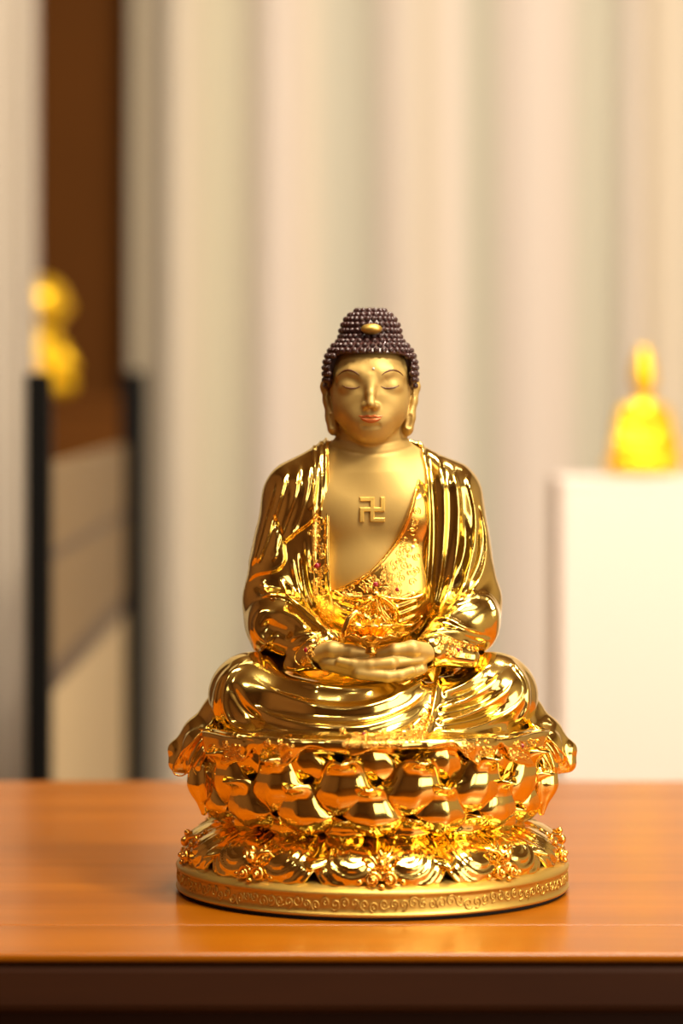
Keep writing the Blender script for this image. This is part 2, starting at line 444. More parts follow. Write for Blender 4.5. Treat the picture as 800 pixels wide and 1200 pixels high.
# left lapel band with its long falls
for p, w, a in [([(346, 640), (352, 680), (364, 715), (380, 742)], 2.6, 2.8), ([(357, 625), (362, 680), (374, 715), (392, 742)], 3.0, 2.5)]:
    stroke(R, p, w, a, 'L')
stroke(R, [(352, 645), (357, 690), (370, 722)], 3, -2.2)
# right side: long vertical falls from the shoulder
for p, w, a, pr in [([(508, 524), (519, 560), (521, 620), (513, 690), (496, 740)], 4.6, 3.2, 'R'), ([(527, 538), (537, 580), (537, 630), (527, 685), (508, 724)], 3.8, 2.8, 'R'),
                    ([(545, 552), (556, 600), (554, 645), (540, 690), (520, 715)], 3.8, 3.4, 'L'), ([(559, 578), (569, 625), (567, 662), (552, 692), (534, 710)], 3.6, 3.2, 'L'),
                    ([(549, 625), (551, 652), (541, 680)], 2.0, 1.6, 'g')]:
    stroke(R, p, w, a, pr, (0.15, 0.2))
stroke(R, [(543, 596), (545, 640), (535, 682)], 5, -4.5, 'g', (0.4, 0.3)); stroke(R, [(561, 610), (561, 655), (546, 690)], 2.8, -1.6)
# right sleeve
for p, w, a, pr in [([(520, 716), (545, 698), (572, 698), (583, 716), (582, 738)], 3.4, 3.4, 'R'), ([(512, 730), (540, 712), (566, 704)], 5, 2.4, 'g'),
                    ([(497, 742), (525, 736), (552, 744), (578, 752)], 3.0, 3.0, 'g'), ([(500, 728), (522, 724), (545, 735), (572, 745)], 2.6, 2.0, 'g'),
                    ([(540, 750), (560, 755), (578, 748)], 2.5, 2.0, 'g')]:
    stroke(R, p, w, a, pr)
stroke(R, [(518, 730), (545, 741), (570, 748)], 4, -2.6)
# rolled lapel edges
LAP_L = [(385, 508), (386, 560), (386, 640), (388, 690), (394, 725), (412, 748)]
LAP_R = [(485, 506), (494, 535), (498, 565), (500, 620), (495, 690), (480, 735), (468, 752)]
stroke(R, [(p[0]-3, p[1]) for p in LAP_L], 2.0, 2.0, 'g', (0, 0.1)); stroke(R, [(p[0]+3, p[1]) for p in LAP_R], 2.0, 2.2, 'g', (0, 0.1))
stroke(R, [(p[0]-10, p[1]+4) for p in LAP_L], 3.0, -1.2); stroke(R, [(p[0]+9, p[1]+4) for p in LAP_R], 2.4, -1.6)
for dx_, a_ in ((-7, 2.0), (-15, 1.6)): stroke(R, [(p[0]+dx_-3, p[1]+3) for p in LAP_L[:5]], 1.6, a_, 'g', (0.05, 0.1))
for dx_, a_ in (): stroke(R, [(p[0]+dx_+6, p[1]+3) for p in LAP_R[:6]], 1.8, a_, 'g', (0.05, 0.1))
R = blur(R*1.3, 1)
OPEN = polymap([(385, 495), (386, 560), (386, 640), (388, 690), (395, 725), (412, 748), (440, 762), (466, 754), (480, 735), (495, 690), (500, 620), (498, 565), (494, 535), (484, 495)])
def sleeves(P):
    a = rcs(P, [(-113, 16, 330), (-108, -20, 312), (-60, -88, 282)], [38, 36, 22], k=8)
    a = smin(a, ell(P, (-116, 12, 306), (32, 40, 34)), 14)
    b = rcs(P, [(113, 16, 330), (110, -20, 312), (66, -86, 286)], [38, 36, 20], k=8)
    b = smin(b, ell(P, (117, 12, 306), (31, 40, 34)), 14)
    # turned cuffs
    a = smin(a, rc(P, (-86, -78, 268), (-48, -84, 296), 17, 15, (1, 1, 1)), 8)
    b = smin(b, rc(P, (66, -86, 284), (110, -70, 276), 15, 13, (1, 1, 1)), 8)
    wr = np.minimum(rc(P, (-62, -92, 281), (-20, -130, 278), 15, 17), rc(P, (60, -92, 283), (20, -130, 280), 14, 16))
    return smax(np.minimum(a, b), -wr, 4)
def robe_sdf(P):
    uv = pxy(P); t = shoulders(P)
    t = smin(t, sleeves(P), 12)
    front = sstep(-P[1], -60, -20)
    t = t-samp(R, uv)*front
    # soft falls down the back
    back = sstep(P[1], 45, 75); t = t-back*2.5*np.sin(P[0]*0.16+P[2]*0.02)
    t = smax(t, -np.maximum(samp(OPEN, uv), P[1]-28), 4)
    # collar opening round the neck
    t = smax(t, -rc(P, (-1, 12, 560), (-1, 10, 500), 44, 42), 4)
    t = smax(t, -(P[2]-262), 6)
    return t
robe = sculpt('outer_robe', robe_sdf, (-165, -125, 255), (165, 120, 540), 1.15, M['gold'], statue, 12)

# ---------- inner robe with sash bow
RI = chart()
for dx, L_ in ((-22, 36), (-14, 40), (-6, 44), (3, 46), (13, 42), (24, 34)):
    stroke(RI, [(440+dx*0.3, 700), (440+dx*0.9, 715), (440+dx*1.1, 700+L_)], 2.3, 3.0, 'g', (0.1, 0.3))
stroke(RI, [(444, 700), (458, 708), (464, 722), (452, 728), (444, 712)], 2.4, 3.2, 'g', (0.05, 0.05))
stroke(RI, [(438, 700), (424, 704), (412, 714), (416, 724)], 2.4, 3.0, 'g', (0.05, 0.1))
for k in range(4):
    stroke(RI, [(395, 694+k*8), (415, 700+k*9), (436, 704+k*10)], 2.2, 1.8); stroke(RI, [(446, 706+k*10), (470, 702+k*9), (494, 692+k*9)], 2.2, 1.8)
stroke(RI, [(386, 693), (410, 684), (436, 668), (460, 640), (477, 608), (488, 572)], 2.0, 2.4, 'g', (0, 0))
RI += 1.2*sstep(-polymap([(386, 692), (410, 684), (440, 665), (462, 636), (484, 588), (500, 588), (500, 690), (480, 702), (400, 702)]), -1, 2)
RI = blur(RI*1.3, 1)
NECKL = polymap([(370, 697), (388, 692), (410, 682), (436, 666), (459, 638), (476, 606), (488, 565), (494, 528), (530, 528), (530, 800), (370, 800)])
def inner_sdf(P):
    uv = pxy(P)
    t = ell(P, (0, 38, 420), (96, 69, 112)); t = smin(t, ell(P, (32, -2, 445), (38, 27, 34)), 25); t = smin(t, ell(P, (-32, -2, 445), (38, 27, 34)), 25)
    t = smin(t, ell(P, (0, -4, 345), (72, 36, 60)), 25)
    t = t-samp(RI, uv)
    t = smax(t, samp(NECKL, uv), 2.5)
    return smax(t, P[1]-60, 3)
inner = sculpt('inner_robe', inner_sdf, (-90, -70, 262), (90, 70, 530), 1.0, M['gold_orn'], statue, 8)

# ---------- skirt over the crossed legs
RL = chart()
for i, (A, w, a) in enumerate([
    ([(314, 776), (338, 792), (385, 803), (430, 802), (472, 790), (506, 772)], 5.0, 4.0),
    ([(290, 790), (325, 812), (380, 827), (430, 826), (478, 808), (510, 784)], 6.0, 4.6),
    ([(282, 818), (318, 838), (372, 849), (430, 849), (478, 832), (508, 806)], 5.0, 4.2),
    ([(282, 842), (325, 857), (375, 864), (430, 866), (472, 856), (502, 834)], 3.6, 3.0), ([(455, 815), (480, 806), (502, 792)], 2.6, 2.2)]):
    stroke(RL, A, w, a, 'R' if i < 4 else 'g', (0.3, 0.2))
# left knee wraps
for A, w, a in [([(292, 772), (268, 790), (260, 822), (272, 850), (310, 862)], 3.4, 3.4), ([(275, 775), (255, 800), (250, 835), (262, 858)], 2.6, 2.6), ([(270, 800), (284, 826), (310, 850)], 5, -3.5)]:
    stroke(RL, A, w, a, 'L' if a > 0 else 'g')
# edge strip over the right shin and fan of folds
stroke(RL, [(519, 766), (512, 800), (506, 832), (496, 864)], 3.2, 4.2, 'L', (0.05, 0.05))
for A, w, a in [([(516, 812), (540, 803), (562, 788), (575, 775)], 3.0, 3.2), ([(510, 830), (545, 819), (575, 800), (592, 784)], 3.2, 3.6), ([(508, 846), (550, 835), (590, 812), (606, 790)], 3.2, 3.4),
                ([(505, 858), (560, 850), (604, 828), (620, 800)], 3.0, 3.2), ([(515, 795), (535, 786), (555, 774)], 2.6, 2.4),
                ([(600, 772), (618, 800), (618, 832), (600, 856)], 2.8, 3.0)]:
    stroke(RL, A, w, a, 'R', (0.1, 0.3))
for A, w, a in [([(520, 822), (552, 810), (580, 792)], 3.4, -3.0), ([(516, 838), (555, 827), (590, 806)], 3.4, -3.0), ([(515, 852), (560, 842), (600, 820)], 3.0, -2.4)]:
    stroke(RL, A, w, a)
RL = blur(RL*1.25, 1)
def legs_sdf(P):
    uv = pxy(P)
    t = ell(P, (-139, -35, 229), (50, 56, 46))
    t = smin(t, ell(P, (141, -35, 229), (50, 56, 46)), 10)
    t = smin(t, rcs(P, [(-138, -45, 222), (-60, -92, 214), (10, -104, 211)], [40, 37, 33]), 16)
    t = smin(t, rcs(P, [(140, -45, 222), (70, -92, 214), (0, -104, 211)], [40, 36, 33]), 16)
    t = smin(t, ell(P, (0, -92, 188), (150, 84, 34)), 26)
    t = smin(t, rc(P, (-50, 20, 232), (-138, -25, 232), 42, 42), 22)
    t = smin(t, rc(P, (50, 20, 232), (138, -25, 232), 42, 42), 22)
    t = smin(t, ell(P, (0, 25, 215), (150, 100, 48)), 16)
    t = t-samp(RL, uv)*sstep(-P[1], -20, 20)
    t = t-sstep(P[1], 30, 60)*2.5*np.sin(P[0]*0.12)
    # bowl of cloth below the hands
    t = smax(t, -ell(P, (0, -90, 292), (66, 46, 36)), 8)
    return smax(t, -(P[2]-184), 5)
legs = sculpt('skirt', legs_sdf, (-205, -195, 178), (205, 135, 300), 1.15, M['gold'], statue, 10)

# ---------- hem of the skirt falling in lobes over the lotus, side falls and tails
RH = chart()
HEM = polymap([(236, 850), (238, 876), (248, 893), (268, 896), (288, 888), (297, 876), (310, 892), (330, 899), (346, 888), (356, 871), (372, 870), (396, 882), (420, 884),
               (440, 872), (470, 874), (500, 874), (530, 867), (545, 884), (562, 897), (576, 890), (585, 872), (592, 876), (600, 892), (625, 897), (636, 885), (642, 862), (642, 840), (236, 840)], True)
for x in (262, 281, 306, 322, 339, 380, 411, 438, 470, 499, 545, 560, 574, 603, 622):
    stroke(RH, [(x, 862), (x+random.uniform(-4, 4), 880), (x+random.uniform(-5, 5), 900)], 4.5, random.uniform(1.5, 3.5), 'g', (0.4, 0.1))
def hem_sdf(P):
    uv = pxy(P); r = np.sqrt(P[0]**2+P[1]**2)
    # rounded slab on the lotus top, falling over its edge
    q = np.sqrt(np.maximum(r-194, 0)**2+np.maximum(np.abs(P[2]-189)-1.5, 0)**2)-5
    fall = smax(np.abs(r-206-2*np.cos(np.arctan2(P[0], -P[1])*15))-4.6, P[2]-193, 5)
    low = samp(HEM, uv)
    cut = np.where(P[1] < 20, low, 172-P[2])
    fall = smax(fall, cut, 3)
    t = smin(q*1.0, fall, 5)
    t = smin(t, smax(ell(P, (-5, -150, 191), (130, 60, 13)), P[2]-203, 3), 12)
    t = t-samp(RH, uv)*sstep(-P[1], 20, 60)*0.4*sstep(r, 203, 209)
    return smax(t, P[1]-150, 3)
hem = sculpt('skirt_hem', hem_sdf, (-222, -225, 120), (222, 160, 200), 1.2, M['gold'], statue, 12)

RS = chart()
for q_ in ([(262, 800), (248, 845), (222, 872), (210, 898)], [(258, 818), (250, 850), (230, 878), (219, 905)], [(268, 838), (256, 866), (238, 885), (232, 905)],
           [(252, 890), (250, 920), (248, 940)], [(240, 893), (241, 920), (243, 942)]):
    stroke(RS, q_, 3.0, 3.2, 'R', (0.1, 0.1)); stroke(RS, [(870.5-x, y+2) for x, y in q_], 3.0, 3.2, 'L', (0.1, 0.1))
RS = blur(RS*1.5, 1)
def side_sdf(sg):
    def f(P):
        Q = (P[0]*sg, P[1], P[2])
        t = rcs(Q, [(166, -10, 236), (184, -16, 206), (206, -22, 180), (214, -24, 160)], [16, 18, 19, 15], (0.72, 1.2, 1), k=10)
        t = smin(t, rcs(Q, [(210, -20, 180), (227, -22, 165), (226, -24, 150), (216, -24, 146)], [13, 10, 10, 9], (1, 1.2, 1), k=6), 6)
        t = smin(t, rcs(Q, [(180, -40, 190), (200, -52, 172), (197, -62, 130), (194, -64, 98)], [14, 16, 14, 4], (1, 0.7, 1), k=8), 8)
        t = t-samp(RS, pxy(P))
        return t
    return f
SIDES = []
for sg in (-1, 1):
    lo, hi = ((-255, -85, 85), (-150, 30, 262)) if sg < 0 else ((150, -85, 85), (255, 30, 262))
    SIDES.append(sculpt('hanging_robe_fold', side_sdf(sg), lo, hi, 1.1, M['gold'], statue, 10))

# ---------- hair cap, curls, topknot jewel
def cap_only(P):
    def sup(c, r, p):
        k = (np.abs((P[0]-c[0])/r[0])**p+np.abs((P[1]-c[1])/r[1])**p+np.abs((P[2]-c[2])/r[2])**p)**(1/p); return (k-1)*min(r)
    return smin(sup((HC, 24, 604), (54.5, 66, 47), 2.35), sup((HC, 26, 646), (35.5, 38, 35), 2.05), 5)
def face_cut(P):
    X = np.abs(P[0]-HC)
    z = np.where(True, 626-np.maximum(X-28, 0)**2*0.02, 0)
    # the opening for the face: below hairline, in front of the ears
    a = np.maximum(np.maximum(X-47, P[1]+2), P[2]-z)
    b = np.maximum(P[2]-590, 28-P[1]*0+P[1]*0-28)                   # nape limit
    return a, b
def hair_sdf(P):
    a, b = face_cut(P)
    t = smax(cap_only(P), -a, 3)
    t = smax(t, -(P[2]-(588-0.25*(P[1]))), 4)
    return t
hair = sculpt('hair', hair_sdf, (-65, -55, 560), (62, 105, 690), 1.0, M['hair'], statue, 4)
# march rays from the head axis to place the curls
def radius_at(th, z, axis=(HC, 25)):
    r = np.linspace(0, 90, 361).astype(F)
    d = cap_only((axis[0]+r*math.cos(th), axis[1]+r*math.sin(th), np.full_like(r, z)))
    i = np.where(d < 0)[0]
    return None if len(i) == 0 else float(r[i[-1]])
curl_me = None
curls = []
z = 577.0
rows = []
while z < 683:
    # measure slope to keep the spacing even along the surface
    r0 = radius_at(0.0, z); r1 = radius_at(0.0, z+1.0)
    if r0 is None or r1 is None: break
    rows.append((z, r0)); z += 7.1/math.sqrt(1+(r0-r1)**2)
rows.append((681.0, 3.0))
for k, (z, r) in enumerate(rows):
    n = max(1, int(round(2*math.pi*(r*1.06)/7.5)))
    for i in range(n):
        th = (i+0.5*(k % 2))*2*math.pi/n; rr = radius_at(th, z)
        if rr is None: continue
        p = np.array([HC+rr*math.cos(th), 25+rr*math.sin(th), z])
        a, b = face_cut((np.array([p[0]], F), np.array([p[1]], F), np.array([z], F)))
        if a[0] < 0.8 or z < 588-0.25*p[1]+2: continue
        curls.append(p)
mb = MB(); mb.ell((0, 0, 0), (3.8, 3.8, 3.7), 10, 7); mb.tube([(2.2*math.cos(t)*(1-t/14), -3.1+0.3*(t/7)-0.9*t/9, 2.2*math.sin(t)*(1-t/14)) for t in np.linspace(0, 9, 14)], 0.6, 5)
first = mb.build('hair_curl', M['hair'], hair)
curls.sort(key=lambda p: p[1]-0.15*abs(p[0]))
for i, p in enumerate(curls[:100]):
    o = first if i == 0 else first.copy()
    if i: COL.objects.link(o); o.parent = hair
    o.location = Vector(p)*S; o.rotation_euler.z = math.atan2(p[0]-HC, -(p[1]-25))
mb = MB()
for p in curls[100:]: mb.ell(p, (3.8, 3.8, 3.7), 8, 6)
o = mb.build('hair_curl', M['hair'], hair); o['kind'] = 'stuff'; o['label'] = 'remaining small dark curls around the head'
mb = MB(); mb.ell((HC+1, -19, 655), (12.5, 9, 6.5), 24, 14); o = mb.build('topknot_jewel', M['gold_satin'], statue); o['label'] = 'smooth gold oval jewel in the dark hair'

# ---------- painted face details laid on the skin
dg = bpy.context.evaluated_depsgraph_get()
def bvh_of(*obs):
    out = []
    for o in obs:
        n = len(o.data.vertices); co = np.empty(n*3); o.data.vertices.foreach_get('co', co)
        out.append(BVHTree.FromPolygons([tuple(v) for v in (co.reshape(-1, 3)/S)], [tuple(p.vertices) for p in o.data.polygons]))
    return out
cam_u = Vector((CAMX, -CAMD, CAMZ))
def hit(bv, px, py, lift=0.0):
    d = (Vector(pt(px, py, 0))-cam_u).normalized(); best = None
    for b in bv:
        h = b.ray_cast(cam_u+d*3000, d, 1500)
        if h[0] is not None and (best is None or h[3] < best[3]): best = h
    if best is None: return None, None
    n = best[1]
    if n.dot(d) > 0: n = -n
    return best[0]+n*lift, n
def laid(mb, bv, pts, r, lift=0.0, n=6, closed=False, step=1.2, taper=False):
    C = crom(pts, step); P = []
    last = None
    for q in C:
        h, nn = hit(bv, q[0], q[1], lift)
        if h is None: continue
        if last is not None and abs(h.y-last) > 14: h = Vector((h.x, last, h.z))
        last = h.y; P.append(tuple(h))
    if len(P) < 2: return
    P = np.array(P); m = len(P)
    if m > 4:
        for _ in range(2): P[1:-1] = (P[:-2]+2*P[1:-1]+P[2:])/4
    rr = r*np.sin(np.pi*np.clip(np.linspace(0.06, 0.94, m), 0, 1))**0.6 if taper else np.full(m, r)
    mb.tube(P, rr, n, closed)
B_body = bvh_of(body)
C0 = 434
for sg in (-1, 1):
    mb = MB(); laid(mb, B_body, [(C0+sg*13, 440), (C0+sg*17, 436.5), (C0+sg*25, 433.5), (C0+sg*33, 435.5), (C0+sg*39, 441)], 1.2, -0.35, taper=True); mb.build('eyebrow', M['paint'], statue)
    mb = MB(); laid(mb, B_body, [(C0+sg*12, 452.6), (C0+sg*16, 454.6), (C0+sg*22, 455.2), (C0+sg*28, 454.2), (C0+sg*33.5, 451.6)], 1.25, -0.3, taper=True); mb.build('eye_line', M['paint'], statue)
def lips_sdf(P):
    X = np.abs(P[0]-HC); Q = (X, P[1], P[2])
    skin = head_sdf(P)
    up = 2.5-np.abs(0)-(((P[2]-(552.6+0.0065*X*X+1.1*np.exp(-((X-4)/3.0)**2)))/1.0)**2*0.9+(X/14.5)**2*2.4)
    low = 3.3-(((P[2]-(548.2+0.022*X*X))/1.15)**2*0.62+(X/12)**2*3.2)
    th = np.maximum(np.maximum(up, low)*0.55, -3)
    return skin-np.minimum(th, 1.5)
sculpt('lips', lips_sdf, (-20, -52, 541), (16, -22, 561), 0.45, M['lip'], statue, 2)
mb = MB(); h, _ = hit(B_body, 437.5, 432, 0.2); mb.ell(h, (1.5, 1.2, 1.5)); mb.build('forehead_dot', M['urna'], statue)

# ---------- emblem on the chest (left-facing gammadion, raised strokes)
mb = MB(); cx, cy, w = 436.0, 597.0, 5.0; u = 12.2
def bar(x0, y0, x1, y1):
    # raised bar with bevelled sides lying on the chest
    xa, xb = sorted((x0, x1)); ya, yb = sorted((y0, y1)); xa -= w/2; xb += w/2; ya -= w/2; yb += w/2
    nx = max(2, int((xb-xa)/2)); ny = max(2, int((yb-ya)/2)); V = []; Q = []
    for lay, (ins, lift) in enumerate(((0, -1.5), (0, 1.6), (0.8, 2.4))):
        for j in range(ny+1):
            for i in range(nx+1):
                x = xa+ins+(xb-xa-2*ins)*i/nx; y = ya+ins+(yb-ya-2*ins)*j/ny
                h, _ = hit(B_body, x, y, 0); V.append((h.x, h.y-lift, h.z))
    K = (nx+1)*(ny+1)
    idx = lambda l, i, j: l*K+j*(nx+1)+i
    for j in range(ny):
        for i in range(nx): Q.append((idx(2, i, j+1), idx(2, i+1, j+1), idx(2, i+1, j), idx(2, i, j)))
    ring = [(i, 0) for i in range(nx)]+[(nx, j) for j in range(ny)]+[(i, ny) for i in range(nx, 0, -1)]+[(0, j) for j in range(ny, 0, -1)]
    for l in (0, 1):
        for k in range(len(ring)):
            a, b = ring[k], ring[(k+1) % len(ring)]; Q.append((idx(l, *a), idx(l+1, *a), idx(l+1, *b), idx(l, *b)))
    mb.add(V, Q)
bar(cx, cy-u, cx, cy+u); bar(cx-u, cy, cx+u, cy)
bar(cx-u, cy-u, cx, cy-u); bar(cx+u, cy-u, cx+u, cy); bar(cx, cy+u, cx+u, cy+u); bar(cx-u, cy, cx-u, cy+u)
mb.build('chest_emblem', M['emblem'], statue, smooth=False)

# ---------- embroidered scrollwork, piping and gems on the cloth
B_rob = bvh_of(robe, inner); B_all = bvh_of(robe, inner, legs, hem)
def spiral(cx, cy, r, turns=1.6, a0=0.0, dr=1):
    t = np.linspace(0, 1, int(10+turns*10)); an = a0+dr*t*turns*2*math.pi; rr = r*(1-0.85*t)
    return np.stack([cx+rr*np.cos(an), cy+rr*np.sin(an)], 1)
def scroll(mb, bv, cx, cy, r, rad=0.75, lift=0.5, kind=None):
    k = random.random() if kind is None else kind
    if k < 0.75:
        laid(mb, bv, spiral(cx, cy, r, random.uniform(1.3, 1.9), random.uniform(0, 6.28), random.choice((-1, 1))), rad, lift, 5, step=1.4)
    else:
        for i in range(5):
            a = i*1.2566+random.random(); q = spiral(cx+r*0.6*math.cos(a), cy+r*0.6*math.sin(a), r*0.42, 1.0); laid(mb, bv, q, rad*0.8, lift, 5, step=1.4)
def gem(name, bv, px, py, r, mat='ruby', parent=statue):
    h, n = hit(bv, px, py, 0.3)
    if h is None: return
    mb = MB(); mb.ell(h, (r, r*0.7, r), 14, 10); o = mb.build(name, M[mat], parent); o['label'] = 'small dark red gem' if mat == 'ruby' else 'small pale clear gem'
mb = MB()
for (x, y, r) in [(374, 610, 7), (372, 630, 4.5), (371, 642, 5), (365, 652, 4), (377, 652, 4), (365, 668, 4.5), (378, 668, 4.5), (369, 682, 5), (378, 692, 4), (372, 702, 4), (380, 710, 4), (378, 722, 4.5), (386, 728, 3.5)]:
    scroll(mb, B_rob, x, y, r)

for k in range(40): scroll(mb, B_rob, random.uniform(362, 382)+max(0, (k*3-60)*0.1), 605+k*3.1, random.uniform(2.5, 4.2), 0.6, 0.35)
laid(mb, B_rob, spiral(371, 663, 7, 1), 0.7, 0.5); laid(mb, B_rob, [(p[0]-19, p[1]+6) for p in LAP_L[1:4]], 0.6, 0.3)
mb.build('lapel_embroidery', M['gold_orn'], statue)
gem('gem', B_rob, 371, 663, 3.6)
mb = MB()
for (x, y, r) in [(488, 599, 5), (486, 611, 5), (483, 624, 5.5), (474, 632, 4.5), (487, 636, 4.5), (478, 644, 6), (468, 648, 5), (488, 652, 5), (462, 660, 5), (474, 662, 5), (487, 668, 4.5), (450, 665, 4.5), (458, 674, 5),
                  (470, 678, 5), (483, 682, 5), (447, 680, 5), (436, 678, 5.5), (424, 684, 5), (412, 689, 4.5), (402, 692, 4), (432, 690, 4), (452, 692, 5), (466, 693, 4.5), (480, 696, 4), (420, 697, 4), (408, 701, 4)]:
    scroll(mb, B_rob, x, y, r, 0.65)
SB = [(488, 590), (492, 640), (486, 700), (470, 704), (400, 706), (395, 697), (412, 688), (440, 672), (462, 646), (478, 616)]
pm = polymap(SB, False)
for k in range(150):
    x = random.uniform(395, 494); y = random.uniform(590, 708)
    if pm[int(y-MY0), int(x-MX0)] < -3: scroll(mb, B_rob, x, y, random.uniform(2.6, 4.5), 0.6, 0.35)
for k in range(9):                         # rosette over the knot
    a = math.pi+k*math.pi/8; laid(mb, B_rob, [(440+4*math.cos(a), 688+4*math.sin(a)), (440+15*math.cos(a), 688+13*math.sin(a))], 0.7, 0.5)
mb.build('sash_embroidery', M['gold_orn'], statue)
gem('gem', B_rob, 440, 685, 3.4); gem('gem', B_rob, 465, 691, 2.4); gem('gem', B_rob, 483.5, 641, 2.6, 'crystal')
mb = MB()
for q_ in ([(440, 698), (424, 706), (418, 722), (424, 734), (430, 722), (438, 700)], [(438, 700), (430, 716), (432, 738), (438, 724), (440, 702)], [(441, 702), (442, 722), (446, 744), (452, 752)],
           [(442, 699), (456, 706), (466, 720), (462, 730), (450, 722), (444, 706)], [(444, 698), (466, 702), (486, 700), (496, 696)], [(436, 698), (414, 700), (398, 696), (390, 690)], [(436, 703), (418, 714), (404, 716), (392, 706)],
           [(446, 712), (462, 730), (482, 732), (494, 722)], [(447, 722), (462, 740), (480, 741)]):
    laid(mb, B_rob, q_, 1.5, 0.4, step=2)
mb.build('sash_bow', M['gold_orn'], statue)
mb = MB(); h, _ = hit(B_rob, 440, 697, 2)
mb.ell(h, (6, 4, 5)); mb.build('sash_knot', M['gold_orn'], statue)
mb = MB()
laid(mb, B_rob, [(p[0]-1.5, p[1]) for p in LAP_L[:5]], 1.0, 0.3, step=3); laid(mb, B_rob, [(p[0]+1.5, p[1]) for p in LAP_R[:6]], 1.0, 0.3, step=3)
mb.build('lapel_piping', M['gold_orn'], statue)
# cuffs
for (poly, gx_, gy_) in (([(388, 739), (396, 748), (386, 766), (372, 781), (355, 782), (345, 772), (352, 757), (370, 744)], 359, 762),
                         ([(497, 748), (512, 742), (535, 750), (560, 758), (572, 763), (555, 770), (530, 771), (510, 765)], 536, 762)):
    mb = MB(); P = np.array(poly, float)
    laid(mb, B_rob, np.vstack([P, P[:1]]), 0.9, 0.4, step=2)
    C = P.mean(0)
    for k in range(26):
        i = random.randrange(len(P)); t = random.uniform(0.15, 0.85); q = P[i]*(1-t)+P[(i+1) % len(P)]*t; q = C+(q-C)*random.uniform(0.2, 0.85)
        scroll(mb, B_rob, q[0], q[1], random.uniform(2.6, 4.2), 0.7, 0.6)
    mb.build('cuff_embroidery', M['gold_orn'], statue); gem('gem', B_rob, gx_, gy_, 3.0)
# rolled edges and embroidery of the side falls
for k_, sg in enumerate((-1, 1)):
    bs = bvh_of(SIDES[k_]); fx_ = (lambda x: x) if sg < 0 else (lambda x: 871-x)
    mb = MB()
    for q_ in ([(244, 850), (222, 872), (207, 890), (205, 902), (214, 908), (223, 900)], [(250, 866), (236, 885), (226, 900), (230, 908)], [(262, 872), (262, 900), (256, 930), (247, 950)], [(240, 905), (241, 925), (245, 948)]):
        laid(mb, bs, [(fx_(x), y) for x, y in q_], 1.5, 0.4, step=2, taper=True)
    for k in range(26):
        t = k/26; scroll(mb, bs, fx_(251+random.uniform(-7, 7)*(1-t*0.7)), 880+62*t, random.uniform(2.4, 3.8)*(1-0.3*t), 0.7, 0.4)
    mb.build('fold_embroidery', M['gold_orn'], statue)
# hem embroidery
mb = MB()
for k in range(60):
    x = random.uniform(395, 505); y = 862+random.uniform(-6, 12)-max(0, x-470)*0.35; scroll(mb, B_all, x, y, random.uniform(3, 5), 0.75, 0.5)
for (x, y) in [(500, 828), (497, 838), (492, 848), (484, 852), (503, 842)]: scroll(mb, B_all, x, y, 5.5, 0.9, 0.6)
mb.build('hem_embroidery', M['gold_orn'], statue)
for (x0, x1) in ((248, 286), (305, 348), (540, 578), (596, 636)):
    mb = MB()
    for k in range(24): scroll(mb, B_all, random.uniform(x0, x1), random.uniform(868, 890), random.uniform(2.5, 4.2), 0.75, 0.5)
    mb.build('hem_embroidery', M['gold_orn'], statue)
gem('gem', B_all, 426, 861, 2.6); gem('gem', B_all, 611, 874, 3.0)

# ---------- small lotus blossom held over the hands
def petal(L, W, out, tipcurl, cup, thick=1.6, nu=15, nv=18, ridge=0.0, point=1.6):
    """petal standing on its base: x across, -y outwards, z up"""
    V = []
    for side in (0, 1):
        for j in range(nv+1):
            v = j/nv
            wv = W*0.5*(max(0.0, math.sin(math.pi*(0.20+0.80*v**1.7)))**0.60)
            yc = -out*math.sin(v*math.pi*0.62)-tipcurl*max(0, v-0.7)**1.5*6
            zc = L*(v-0.08*max(0, v-0.75)**1.0)
            for i in range(nu+1):
                a = (i/nu*2-1)
                x = wv*a; y = yc+cup*(a*wv/(W*0.5))**2
                y -= ridge*math.exp(-(a/0.14)**2)*math.sin(math.pi*v)
                y -= (0.35*ridge)*math.cos(a*9)*math.sin(math.pi*v)
                V.append((x, y+(thick if side else 0), zc))
    Q = []; K = (nu+1)*(nv+1); idx = lambda s, i, j: s*K+j*(nu+1)+i
    for j in range(nv):
        for i in range(nu):
            Q.append((idx(0, i, j), idx(0, i+1, j), idx(0, i+1, j+1), idx(0, i, j+1))); Q.append((idx(1, i, j+1), idx(1, i+1, j+1), idx(1, i+1, j), idx(1, i, j)))
    for j in range(nv):
        Q.append((idx(1, 0, j), idx(0, 0, j), idx(0, 0, j+1), idx(1, 0, j+1))); Q.append((idx(0, nu, j), idx(1, nu, j), idx(1, nu, j+1), idx(0, nu, j+1)))
    for i in range(nu):
        Q.append((idx(0, i, nv), idx(0, i+1, nv), idx(1, i+1, nv), idx(1, i, nv))); Q.append((idx(1, i, 0), idx(1, i+1, 0), idx(0, i+1, 0), idx(0, i, 0)))
    return np.array(V), np.array(Q)
LC = np.array([-3.0, -112.0, 291.0])
mb = MB(); mb.lathe([(6, -7), (9, -5), (6, -1), (5, 2), (12, 6), (15, 11), (13, 13), (4, 14)], 24); mb.V = [v+LC for v in mb.V]
blossom = mb.build('lotus_cup', M['gold_orn'], statue)
def ring_petals(parent, name, mat, n, r, z, V, Q, tilt, off, centre=(0, 0, 0), scl=1.0, labels=None):
    me = None
    for i in range(n):
        if me is None:
            o = mesh_np(name, V*scl, Q, mat, parent); me = o.data
        else:
            o = bpy.data.objects.new(name, me); link(o, parent)
        a = (i+off)*2*math.pi/n
        o.matrix_local = Matrix.Translation(Vector((centre[0], centre[1], centre[2]))*S) @ Matrix.Rotation(a, 4, 'Z') @ Matrix.Translation(Vector((0, -r, z))*S) @ Matrix.Rotation(math.radians(tilt), 4, 'X')
